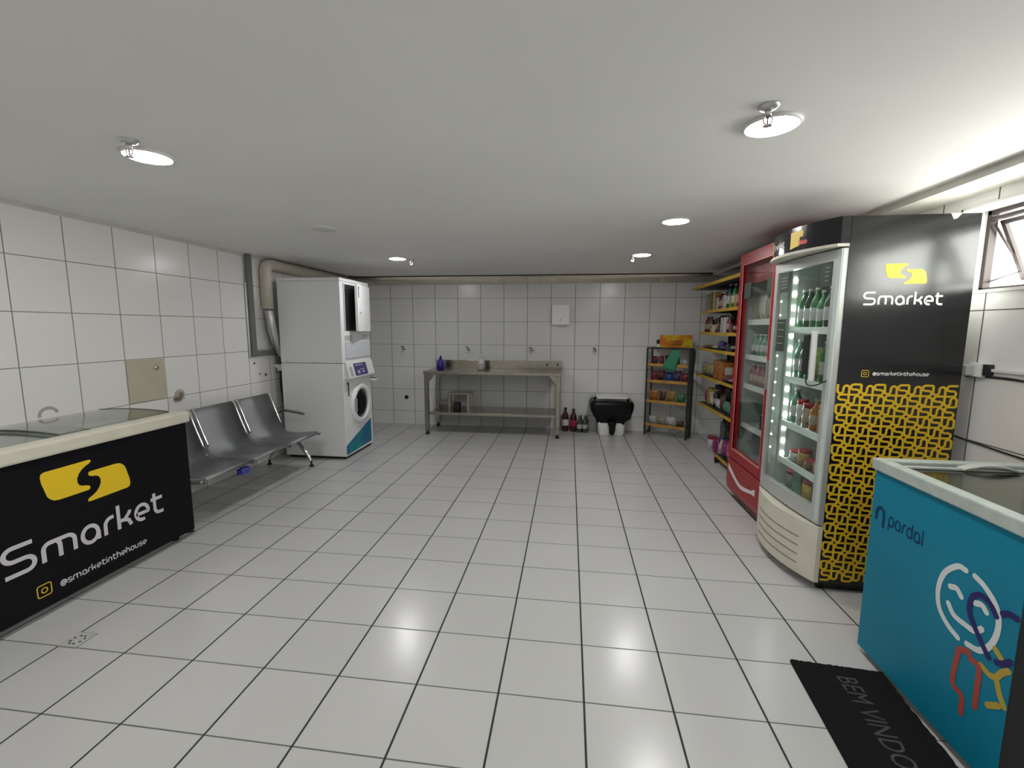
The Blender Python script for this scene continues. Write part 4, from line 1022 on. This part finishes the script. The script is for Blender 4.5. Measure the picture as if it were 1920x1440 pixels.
font_obj('lettering', 'Coca-Cola', .09, .30, mat('header_script', (0.55, 0.30, 0.30), 0.5), hd, lambda x, y: Vector((RX + .0645, RY1 - .16 - x, 1.845 + y)), shear=.3)
# door: frame + glass
b = new(); dz0, dz1 = .352, RZT - .005
def rframe(bm, y0, y1, z0, z1, w, x0, x1, bev=.004, wb=None, wt=None):
    wb = wb or w; wt = wt or w
    box(bm, x0, x1, y0, y0 + w, z0, z1, bev); box(bm, x0, x1, y1 - w, y1, z0, z1, bev)
    box(bm, x0, x1, y0 + w, y1 - w, z0, z0 + wb, bev); box(bm, x0, x1, y0 + w, y1 - w, z1 - wt, z1, bev)
rframe(b, RY0 + .002, RY1 - .002, dz0, dz1, .072, RX, RX + .045, wb=.08, wt=.09)
dr = obj('door', b, red_m, t)
b = new(); box(b, RX + .016, RX + .022, RY0 + .072, RY1 - .072, dz0 + .078, dz1 - .088); obj('glass_pane', b, glass, dr)
b = new(); rframe(b, RY0 + .068, RY1 - .068, dz0 + .075, dz1 - .085, .006, RX - .002, RX + .014, bev=.001); obj('pane_gasket', b, mat('salmon_trim', (0.50, 0.22, 0.18), 0.35), dr)
b = new(); box(b, RX + .012, RX + .0145, RY1 - .22, RY1 - .09, 1.68, 1.80); box(b, RX + .012, RX + .0145, RY0 + .085, RY0 + .19, 1.68, 1.80); obj('door_sticker', b, mat('sticker_dark', (0.03, 0.045, 0.03), 0.5), dr)
b = new(); box(b, RX - .022, RX - .001, RY0 + .004, RY0 + .030, 1.02, 1.22, .004); obj('door_handle', b, alu, dr)
# lower panel with ribbon
b = new()
prism(b, [(RX + .049, .05), (RX + .030, .05), (RX + .008, .075), (RX, .12), (RX, .344), (RX + .049, .344)], lambda u, v, d: Vector((u, d, v)), RY0 + .002, RY1 - .002)
kp = obj('lower_panel', b, red_m, t)
b = new(); top = []; bot = []
N_ = 24
for i in range(N_ + 1):
    s_ = i / N_; y = RY1 - .03 - s_ * .56
    zc2 = .262 - .095 * math.sin(min(1, s_ / .62) * math.pi / 2) ** 1.1 + .055 * max(0, (s_ - .45) / .55) ** 1.3 * (1 if s_ < .9 else 1)
    th = .030 - .016 * s_ + (.02 * max(0, (s_ - .88) / .12))
    top.append((y, zc2 + th)); bot.append((y, zc2 - th * (.6)))
vt = [b.verts.new((RX - .0008, y, z)) for y, z in top]; vb = [b.verts.new((RX - .0008, y, z)) for y, z in bot]
for i in range(N_): b.faces.new((vt[i], vt[i + 1], vb[i + 1], vb[i]))
obj('ribbon_mark', b, mat('ribbon_white', (0.70, 0.66, 0.66), 0.4), kp, recalc=False)
b = new(); box(b, RX + .08, xb - .02, RY0 + .03, RY1 - .03, 0, .049); obj('plinth', b, black, t)
RSH = [1.505, 1.225, .985, .66, .42]
for z in RSH[:-1]:
    b = new(); box(b, RX + .075, xb - .05, RY0 + .05, RY1 - .05, z - .012, z, 0)
    s = obj('shelf', b, inner_g, t)
    b = new(); box(b, RX + .066, RX + .0745, RY0 + .052, RY1 - .052, z - .035, z + .008, .001); obj('price_rail', b, mat('rail_silver', (0.60, 0.62, 0.60), 0.4), s)
xr_ = RX + .125
row([g('carton', 'beige', .09, .07, .20), g('pouch', 'white', .10, .06, .20), g('pouch', 'beige', .10, .06, .18), g('bottle', 'white', .08, .06, .20), g('bottle', 'blue', .08, .06, .23)], (xr_, RY1 - .07, 0), (0, -1, 0), RSH[0] + .0015, SR, 'the top shelf of the red fridge', 'the far side', 'goods in the red fridge, top shelf')
row([g('bottle', 'clear green', .075, .07, .17)] * 6, (xr_, RY1 - .07, 0), (0, -1, 0), RSH[1] + .0015, SR, 'the second shelf of the red fridge', 'the far side', 'green bottles in the red fridge', gap=.014)
row([g('bottle', 'crimson', .075, .07, .17)] * 6, (xr_, RY1 - .07, 0), (0, -1, 0), RSH[2] + .0015, SR, 'the third shelf of the red fridge', 'the far side', 'red bottles in the red fridge', gap=.014)
row([g('can', 'purple', .066, .066, .12), g('can', 'blue', .066, .066, .12), g('can', 'purple', .066, .066, .12), g('can', 'silver', .066, .066, .12)], (xr_, RY0 + .37, 0), (0, -1, 0), RSH[3] + .0015, SR, 'the fourth shelf of the red fridge', 'the middle', 'cans in the red fridge')
row([g('bottle', 'dark red', .08, .07, .20), g('bottle', 'black', .08, .07, .20), g('bottle', 'dark red', .08, .07, .18)], (xr_ + .12, RY0 + .42, 0), (0, -1, 0), .3725, SR, 'the bottom of the red fridge', 'the middle', 'bottles on the red fridge floor')

# ================================================================== BRANDED DISPLAY FRIDGE
GY0, GY1, GXB = 2.505, 3.155, 1.955
t = thing('display_fridge', 'tall display fridge with curved glass door and black and yellow branded side panel', 'fridge', (1.66, 2.82, 0))
def front_x(y, base, bul):
    s = (y - GY0) / (GY1 - GY0)
    return base - bul * math.sin(math.pi * s) ** 0.85 + (0.045 * (1 - s) - .03)
def curved(bm, base, bul, depth, z0, z1, y0=GY0, y1=GY1, n=18, x_in=None):
    poly = [(front_x(y0 + (y1 - y0) * i / n, base, bul), y0 + (y1 - y0) * i / n) for i in range(n + 1)]
    if x_in is not None: back = [(x_in, y1), (x_in, y0)]
    else: back = [(x + depth, y) for x, y in reversed(poly)]
    prism(bm, poly + back, lambda u, v, d: Vector((u, v, d)), z0, z1)
    return bm
DX = 1.385
b = new()
box(b, DX, GXB, GY0 + .002, GY0 + .035, .06, 1.985, .002)
box(b, DX, GXB, GY1 - .035, GY1, .06, 1.985, .002)
box(b, DX, GXB, GY0 + .036, GY1 - .036, 1.86, 1.985); box(b, DX, GXB, GY0 + .036, GY1 - .036, .06, .40); box(b, GXB - .03, GXB, GY0 + .036, GY1 - .036, .401, 1.859)
obj('cabinet', b, whitep, t)
b = new()
box(b, DX + .004, GXB - .031, GY0 + .0355, GY0 + .045, .401, 1.859); box(b, DX + .004, GXB - .031, GY1 - .045, GY1 - .0355, .401, 1.859)
box(b, GXB - .045, GXB - .031, GY0 + .046, GY1 - .046, .401, 1.859); box(b, DX + .004, GXB - .046, GY0 + .046, GY1 - .046, .401, .412); box(b, DX + .004, GXB - .046, GY0 + .046, GY1 - .046, 1.848, 1.858)
obj('liner', b, inner_m, t)
# grille base
b = new(); curved(b, 1.345, .075, 0, .055, .372, x_in=DX - .001); gr = obj('base_grille', b, cream, t)
b = new()
for k in range(4):
    z = .11 + k * .052
    poly = [(front_x(y, 1.345, .075) - .0015, y) for y in [GY0 + .10 + (.42) * i / 12 for i in range(13)]]
    prism(b, poly + [(x + .004, y) for x, y in reversed(poly)], lambda u, v, d: Vector((u, v, d)), z, z + .006)
obj('grille_slots', b, mat('slot_shadow', (0.20, 0.17, 0.13), 0.7), gr)
b = new(); box(b, DX + .04, GXB - .03, GY0 + .04, GY1 - .03, 0, .059); cyl(b, (1.42, 2.56, 0), (1.42, 2.56, .058), .02, 10); obj('feet', b, black, t)
# door
dz0, dz1 = .385, 1.845
b = new()
DB, DBU = 1.345, .022
def door_piece(bm, y0, y1, z0, z1, dd=.035, off=0):
    n = 10
    poly = [(front_x(y0 + (y1 - y0) * i / n, DB, DBU) + off, y0 + (y1 - y0) * i / n) for i in range(n + 1)]
    prism(bm, poly + [(x + dd, y) for x, y in reversed(poly)], lambda u, v, d: Vector((u, v, d)), z0, z1)
door_piece(b, GY0 + .002, GY0 + .062, dz0, dz1); door_piece(b, GY1 - .05, GY1 - .002, dz0, dz1)
door_piece(b, GY0 + .0625, GY1 - .0505, dz0, dz0 + .085); door_piece(b, GY0 + .0625, GY1 - .0505, dz1 - .055, dz1)
gd = obj('door', b, mat('door_aluminium', (0.50, 0.52, 0.50), 0.35, metal=0.4), t)
b = new(); door_piece(b, GY0 + .0625, GY1 - .0505, dz0 + .086, dz1 - .056, .005, .012); obj('glass_pane', b, glass, gd)
b = new(); box(b, 1.300, 1.314, 2.585, 2.625, 1.16, 1.43, .003); hn = obj('door_handle', b, mat('handle_aluminium', (0.75, 0.75, 0.75), 0.4), gd)
b = new(); box(b, 1.285, 1.2995, 2.628, 2.672, 1.19, 1.41, .004); obj('smart_lock', b, black, gd, label='black electronic lock box')
b = new(); tube(b, smoothpath([(1.300, 2.65, 1.185), (1.295, 2.62, 1.14), (1.31, 2.57, 1.14), (1.34, 2.52, 1.17)], 5), .004, 6); obj('lock_cable', b, black, gd)
stk = mat('sticker_dark', (0, 0, 0))
for (y0, y1, z0, z1) in ((2.98, 3.085, 1.665, 1.775), (2.975, 3.085, 1.30, 1.50), (2.585, 2.665, 1.665, 1.785)):
    b = new(); poly = [(front_x(y, DB, DBU) - .0012 if y > 3.10 else front_x(y, DB, DBU) + .0095, y) for y in [y0 + (y1 - y0) * i / 4 for i in range(5)]]
    prism(b, poly + [(x + .001, y) for x, y in reversed(poly)], lambda u, v, d: Vector((u, v, d)), z0, z1)
    s = obj('door_sticker', b, stk, gd, label='dark notice sticker on the glass')
    b = new()
    for k in range(4):
        zz = z1 - .02 - k * (z1 - z0 - .03) / 4
        box(b, poly[2][0] - .0012, poly[2][0] - .0008, y0 + .015, y1 - .015, zz - .004, zz)
    obj('sticker_print', b, mat('sticker_print', (0.30, 0.33, 0.30), 0.6), s)
b = new()
for q in ((GY0 + .003, GY0 + .040, .401, 1.845), (GY1 - .048, GY1 - .003, .401, 1.845)): box(b, 1.352 if q[0] < 2.6 else 1.325, DX - .0005, *q)
obj('door_gasket', b, inner_m, t)
# canopy
b = new(); curved(b, 1.325, .085, 0, 1.868, 2.0, x_in=DX - .001); cn = obj('canopy', b, vinyl_gl, t, label='glossy black curved header')
b = new(); curved(b, 1.312, .092, 0, 1.853, 1.8675, x_in=DX - .001); obj('canopy_rim', b, cream, cn)
mpc = lambda u, v, d: Vector((front_x(u, 1.325, .085) - .001 - d, u, v))
b = new()
def cpatch(bm, pts):
    f = bm.faces.new([bm.verts.new(mpc(u, v, 0)) for u, v in pts])
# yellow emblem on the curved header (wraps the curve in narrow strips)
for k in range(8):
    y = 2.80 - k * .012
    cpatch(b, [(y, 1.885 + .002 * k), (y, 1.978), (y - .0125, 1.978), (y - .0125, 1.887 + .002 * k)] if k < 6 else [(y, 1.94), (y, 1.978), (y - .0125, 1.975), (y - .0125, 1.945)])
obj('emblem_half', b, yellow, cn, recalc=False, label='yellow emblem half'); b = new()
for k in range(4):
    y = 3.125 - k * .012
    cpatch(b, [(y, 1.88), (y, 1.975), (y - .0125, 1.975), (y - .0125, 1.88)])
obj('emblem_half', b, yellow, cn, recalc=False, label='yellow emblem half')
b = new(); write(b, 'Smarket', .20, lambda u, v, d: mpc(3.06 - u, 1.915 + v, d), wd=.24); obj('lettering', b, lettering_m, cn, recalc=False)
b = new()
for k in range(5):
    y = 2.735 - k * .012; cpatch(b, [(y, 1.900), (y, 1.925 - (k % 2) * .006), (y - .0125, 1.925 - ((k + 1) % 2) * .006), (y - .0125, 1.902)])
obj('red_mark', b, mat('red_print', (0.6, 0.02, 0.03), 0.5), cn, recalc=False)
# near side panel
PY = GY0 - .002
b = new(); box(b, 1.384, GXB + .002, PY, GY0 + .0015, .055, 1.998, 0); sp_ = obj('side_panel', b, vinyl_gl, t, label='glossy black vinyl side panel')
sm = PY - .0008
b = new()
tl = lambda z: 0.0
logo(lambda u, v, d: Vector((1.652 + u * .098, sm, 1.715 + v * .098)), yellow, sp_)
b = new(); write(b, 'Smarket', .368, lambda u, v, d: Vector((1.468 + u, sm - d, 1.564 + v)), wd=.24); obj('lettering', b, lettering_m, sp_, recalc=False, label='white lettering Smarket')
b = new(); write(b, '@smarketinthehouse', .262, lambda u, v, d: Vector((1.548 + u, sm - d, 1.206 + v)), wd=.25); obj('small_lettering', b, lettering_m, sp_, recalc=False)
b = new(); camera_icon(b, lambda u, v, d: Vector((1.512 + u * .0165, sm, 1.214 + v * .0165))); obj('camera_icon', b, yellow, sp_, recalc=False)
# interlocking S pattern
b = new(); CS, CZ = .0560, .0541
base_s = [(1, 1), (.38, 1)] + arc(.38, .75, .26, .25, 90, 270, 6)[1:] + [(.62, .5)] + arc(.62, .25, .26, .25, 90, -90, 6)[1:] + [(0, 0)]
nx_, nz_ = 10, 20
for i in range(nx_):
    for j in range(nz_):
        q = base_s if (i + j) % 2 else [(1 - v, u) for u, v in base_s]
        x0 = 1.389 + i * CS; z0 = 1.157 - (j + 1) * CZ
        if z0 < .06: continue
        stroke(b, q, .205, lambda u, v, d: Vector((x0 + u * CS, sm - .00012 * ((i + j) % 2), z0 + v * CZ)), 0)
obj('woven_pattern', b, mat('pattern_yellow', (0.72, 0.47, 0.02), 0.5, spec=.3), sp_, recalc=False, label='yellow interlocking S pattern')
b = new(); prism(b, [(1.82, 1.999), (1.87, 1.999), (1.85, 1.975), (1.835, 1.970)], lambda u, v, d: Vector((u, sm - d, v)), 0, .0006); obj('torn_corner', b, cream, sp_)
# shelves and lights
GSH = [1.44, 1.13, .84, .60]
for z in GSH:
    b = new()
    for k in range(14): tube(b, [(DX + .03 + k * .036, GY0 + .05, z - .004), (DX + .03 + k * .036, GY1 - .05, z - .004)], .003, 5)
    for y in (GY0 + .06, GY1 - .06): tube(b, [(DX + .02, y, z - .010), (GXB - .06, y, z - .010)], .003, 5)
    s = obj('wire_shelf', b, alu, t)
    b = new(); box(b, DX + .008, DX + .018, GY0 + .05, GY1 - .05, z - .028, z + .012, .001); obj('price_rail', b, mat('rail_clear', (0.66, 0.72, 0.69), 0.25), s)
b = new(); box(b, 1.398, 1.430, GY1 - .058, GY1 - .0455, .55, 1.80); ls = obj('led_strip', b, mat('strip_white', (0.8, 0.83, 0.80), 0.5), t)
for k in range(14):
    z = 1.745 - k * .0865
    b = lathe(new(), [(.013, 0), (.012, -.004), (.004, -.007)], (1.415, GY1 - .0582, z), 10, 'y'); obj('led', b, led_m, ls)
b = new(); box(b, 1.335, 1.345, GY1 - .055, GY1 - .0515, .55, 1.74); ls2 = obj('door_led_strip', b, mat('strip_white', (0, 0, 0)), t)  # small glowing strip added for the LED reflection in the door frame
for k in range(13):
    z = 1.70 - k * .0865
    b = lathe(new(), [(.0055, 0), (.005, -.002), (.002, -.003)], (1.340, GY1 - .0552, z), 8, 'y'); obj('led', b, led_refl, ls2)
xs = DX + .075
row([g('bottle', 'green', .068, .06, .24), g('bottle', 'dark green', .068, .06, .24), g('bottle', 'green', .068, .06, .24), g('bottle', 'green', .068, .06, .22), g('bottle', 'dark green', .068, .06, .24), g('bottle', 'green', .068, .06, .24), g('bottle', 'lime', .068, .06, .22)], (xs, GY1 - .064, 0), (0, -1, 0), GSH[0] + .002, SR, 'the top shelf of the display fridge', 'the far side', 'bottles on the top shelf of the display fridge', gap=.006)
row([g('bottle', 'clear green', .068, .06, .24), g('bottle', 'green', .068, .06, .24), g('bottle', 'clear green', .068, .06, .24), g('can', 'lime', .08, .08, .20), g('bottle', 'green', .068, .06, .24), g('bottle', 'clear green', .068, .06, .23), g('bottle', 'dark green', .068, .06, .24)], (xs, GY1 - .060, 0), (0, -1, 0), GSH[1] + .002, SR, 'the second shelf of the display fridge', 'the far side', 'bottles on the second shelf of the display fridge', gap=.004)
row([g('bottle', 'clear green', .07, .06, .22), g('jar', 'silver', .07, .06, .16), g('jar', 'beige', .08, .07, .15), g('bottle', 'orange', .08, .07, .19), g('jar', 'gold', .08, .07, .17), g('bottle', 'orange', .08, .07, .18)], (xs, GY1 - .07, 0), (0, -1, 0), GSH[2] + .002, SR, 'the third shelf of the display fridge', 'the far side', 'goods on the third shelf of the display fridge')
row([g('tub', 'silver', .09, .08, .07), g('jar', 'gold', .08, .07, .10), g('tub', 'brown', .09, .08, .06), g('tub', 'gold', .09, .08, .08), g('bottle', 'blue', .07, .06, .17)], (xs, GY1 - .12, 0), (0, -1, 0), GSH[3] + .002, SR, 'the fourth shelf of the display fridge', 'the far side', 'goods on the fourth shelf of the display fridge')
row([g('tub', 'grey', .10, .09, .12), g('carton', 'clear green', .10, .08, .13), g('tub', 'yellow', .11, .10, .13), g('carton', 'blue', .09, .08, .15), g('bottle', 'clear green', .07, .06, .16)], (xs, GY1 - .10, 0), (0, -1, 0), .4135, SR, 'the bottom of the display fridge', 'the far side', 'goods on the display fridge floor')

# ================================================================== BLUE CHEST FREEZER
BX, BY0, BY1, BZ = 1.318, 1.385, 2.045, .845
t = thing('ice_cream_freezer', 'small chest freezer with cyan decorated front and glass lid on the right', 'freezer', (1.66, 1.71, 0))
b = new(); box(b, BX + .003, 1.99, BY0, BY1, .03, BZ, .006); obj('body', b, mat('black_enamel', (0.012, 0.013, 0.016), 0.5), t)
b = new(); box(b, BX, BX + .0025, BY0, BY1, .032, BZ, 0); fp = obj('front_panel', b, blue_m, t, label='cyan vinyl front panel')
b = new(); ring_frame(b, BX - .012, 2.0, BY0 - .012, BY1 + .012, .05, BZ + .001, .893, .006, None)
rimm = mat('grey_green_rim', (0.42, 0.47, 0.43), 0.35, noise=0.15, nscale=18)
obj('rim', b, rimm, t)
b = new(); box(b, BX + .04, 1.948, BY0 + .04, BY1 - .04, BZ + .001, BZ + .006); obj('frost_liner', b, mat('frost_liner', (0.45, 0.43, 0.36), 0.7, noise=0.3, nscale=10), t)
b = new(); box(b, BX + .045, 1.93, BY0 + .042, BY1 - .070, .868, .874, 0); ll = obj('glass_lid', b, glassmat('frosted_lid', tint=(0.66, 0.68, 0.62), refl=1.5, rough=.12), t)
b = new(); ring_frame(b, BX + .040, 1.935, BY0 + .040, BY1 - .066, .016, .875, .884, .002); obj('lid_frame', b, mat('lid_frame_grey', (0.48, 0.50, 0.46), 0.4), ll)
b = new(); box(b, BX + .045, 1.94, BY1 - .064, BY1 - .042, .864, .869); obj('slide_gap', b, black, t)
b = new()
pts = [(1.58 + .20 * i / 12, .885 + .018 * math.sin(math.pi * i / 12)) for i in range(13)]
prism(b, pts + [(x, z - .006) for x, z in reversed(pts)], lambda u, v, d: Vector((u, d, v)), BY1 - .095, BY1 - .055)
obj('lid_handle', b, mat('lid_frame_grey', (0, 0, 0)), ll)
for x in (BX + .06, 1.93):
    for y in (BY0 + .05, BY1 - .05): b = new(); cyl(b, (x, y, 0), (x, y, .031), .022, 12); obj('foot', b, black, t)
ms = BX - .0008
mpb = lambda u, v, d: Vector((ms - d, u, v))       # u is world y, v is z
navy = mat('navy_ink', (0.003, 0.035, 0.10), 0.5, spec=.2); inkw = mat('white_ink', (0.62, 0.66, 0.66), 0.5); inkp = mat('violet_ink', (0.025, 0.02, 0.12), 0.5, spec=.2); inkr = mat('red_ink', (0.35, 0.05, 0.035), 0.5); inky = mat('amber_ink', (0.42, 0.30, 0.03), 0.5)
# brand mark and lettering: reads towards the viewer's right = -y
b = new()
k = .058; stroke(b, [(2.012 - u * k, .635 + v * k) for u, v in [(0, 0), (0, .55)] + arc(.38, .55, .38, .45, 180, 0) + [(.76, -.35)]], .014, mpb)
obj('brand_mark', b, navy, fp, recalc=False)
b = new()
write(b, 'pardal', .188, lambda u, v, d: mpb(1.940 - u, .640 + v * 1.3, d), wd=.20)
obj('lettering', b, navy, fp, recalc=False, label='navy lettering pardal')
def ink(name, strokes, m, wd, dep):
    b = new()
    for i_, q in enumerate(strokes):
        q3 = smoothpath([(y, z, 0) for y, z in q], 5)
        stroke(b, [(p.x, p.y) for p in q3], wd, lambda u, v, d: mpb(u, v, dep + i_ * .00005), cap=True)
    obj(name, b, m, fp, recalc=False)

ink('violet_figure', [[(1.459, 0.426), (1.501, 0.471), (1.539, 0.522), (1.537, 0.576), (1.508, 0.601), (1.474, 0.591), (1.453, 0.568)], [(1.434, 0.587), (1.415, 0.600), (1.392, 0.600)], [(1.432, 0.429), (1.412, 0.440), (1.392, 0.462)]], inkp, .019, .0010)
ink('smiling_face', [[(1.572, 0.65), (1.604, 0.647), (1.65, 0.597), (1.667, 0.528), (1.654, 0.466), (1.613, 0.428), (1.569, 0.411)], [(1.538, 0.649), (1.5, 0.634), (1.457, 0.596), (1.442, 0.539), (1.454, 0.475), (1.488, 0.426), (1.534, 0.414)], [(1.621, 0.563), (1.597, 0.571), (1.576, 0.554)], [(1.62, 0.502), (1.593, 0.476), (1.549, 0.472), (1.515, 0.474), (1.492, 0.497)], [(1.525, 0.564), (1.503, 0.572), (1.485, 0.559)]], inkw, .019, .0002)
ink('red_figure', [[(1.523, 0.392), (1.556, 0.377), (1.562, 0.339), (1.567, 0.279), (1.562, 0.242), (1.527, 0.231), (1.522, 0.174)], [(1.514, 0.377), (1.483, 0.369), (1.48, 0.306), (1.479, 0.235)]], inkr, .020, .0003)
ink('amber_figure', [[(1.478, 0.383), (1.449, 0.375), (1.430, 0.380)], [(1.425, 0.385), (1.412, 0.410), (1.395, 0.43)], [(1.422, 0.372), (1.41, 0.342), (1.392, 0.315)], [(1.44, 0.277), (1.408, 0.304)], [(1.441, 0.466), (1.42, 0.451)]], inky, .019, .0001)

# ================================================================== DOOR MAT
t = thing('door_mat', 'black ribbed welcome mat on the floor in front of the cyan freezer', 'mat', (1.15, 1.62, 0))
ca, sa = math.cos(math.radians(-4.5)), math.sin(math.radians(-4.5))
mt = lambda u, v, d: Vector((1.142 + u * ca - v * sa, 1.60 + u * sa + v * ca, d))
b = new(); poly = []
for i in range(41): poly.append((-.182 + .345 * i / 40, .315 + random.uniform(-.003, .003)))
for i in range(41): poly.append((.166 + random.uniform(-.004, .002), .31 - .68 * i / 40))
for i in range(21): poly.append((.163 - .345 * i / 20, -.375))
for i in range(41): poly.append((-.186, -.37 + .68 * i / 40))
prism(b, poly, mt, 0.0005, 0.010)
obj('pile', b, mat('mat_black', (0.012, 0.012, 0.012), 0.95, spec=0.1, bump=0.6, bscale=300), t)
font_obj('lettering', 'BEM VINDO', .105, .40, mat('mat_letter', (0.075, 0.07, 0.065), 0.95, spec=0.1), t, lambda x, y: mt(-.035 + y, .255 - x, .0106))

# ================================================================== FLOOR DRAINS
def drain(x, y, s_, label):
    t = thing('floor_drain', label, 'drain', (x, y, 0), 'floor drains')
    b = new(); box(b, x - s_ / 2, x + s_ / 2, y - s_ / 2, y + s_ / 2, .0004, .0016); obj('surround', b, mat('drain_joint', (0.22, 0.22, 0.21), 0.7), t)
    b = new(); box(b, x - s_ / 2 + .004, x + s_ / 2 - .004, y - s_ / 2 + .004, y + s_ / 2 - .004, .0017, .0028); obj('grate', b, mat('drain_plate', (0.48, 0.48, 0.46), 0.45, noise=.2, nscale=40), t)
    b = new()
    for k in range(8):
        a_ = math.pi / 8 + k * math.pi / 4; r_ = s_ * .28
        cx_, cy2 = x + r_ * math.cos(a_), y + r_ * math.sin(a_)
        box(b, cx_ - s_ * .055, cx_ + s_ * .055, cy2 - s_ * .045, cy2 + s_ * .045, .0029, .0032)
    obj('slots', b, rubber, t)
drain(-2.228, 1.635, .098, 'square slotted metal floor drain in front of the black chest freezer')
drain(1.225, 4.905, .12, 'small square metal floor drain near the wall shelving')

# ================================================================== RIGHT WALL OUTLET AND CABLES
t = thing('power_outlet', 'white surface power outlet with plug on the wall under the window', 'outlet', (XR, 2.53, 1.24))
b = new(); box(b, XR - .035, XR - .0005, 2.485, 2.575, 1.205, 1.275, .004); obj('outlet_box', b, whitep, t)
b = new(); box(b, XR - .075, XR - .0355, 2.52, 2.565, 1.212, 1.262, .005); obj('plug', b, mat('plug_grey', (0.45, 0.45, 0.44), 0.4), t)
b = new(); box(b, XR - .03, XR - .001, 2.455, 2.484, 1.215, 1.27, .003); obj('end_cap', b, black, t)
b = new(); tube(b, smoothpath([(XR - .076, 2.545, 1.235), (XR - .076, 2.60, 1.225), (XR - .07, 2.75, 1.23), (XR - .05, 2.95, 1.22)], 6), .006, 8); tag(obj('white_cable', b, whitep), 'white cable running from the outlet behind the display fridge', 'cable')
b = new(); box(b, XR - .016, XR - .0005, YF + .01, 2.454, 1.236, 1.250, .001); tag(obj('cable_cover', b, whitep), 'thin white cable cover running along the wall right of the outlet', 'cable cover')
b = new(); tube(b, smoothpath([(XR - .008, 2.60, 1.200), (XR - .008, 2.40, 1.212), (XR - .008, 2.2, 1.205), (XR - .008, 1.6, 1.20), (XR - .008, 0.4, 1.205)], 6), .005, 6); tag(obj('black_cable', b, rubber), 'black cable running along the wall just below the outlet', 'cable')
b = new(); tube(b, smoothpath([(XR - .02, 2.70, .885), (XR - .008, 2.50, .870), (XR - .008, 2.2, .858), (XR - .008, 1.5, .85), (XR - .008, .4, .86)], 6), .005, 6); tag(obj('slack_cable', b, rubber), 'slack black cable hanging low on the wall behind the cyan freezer', 'cable')
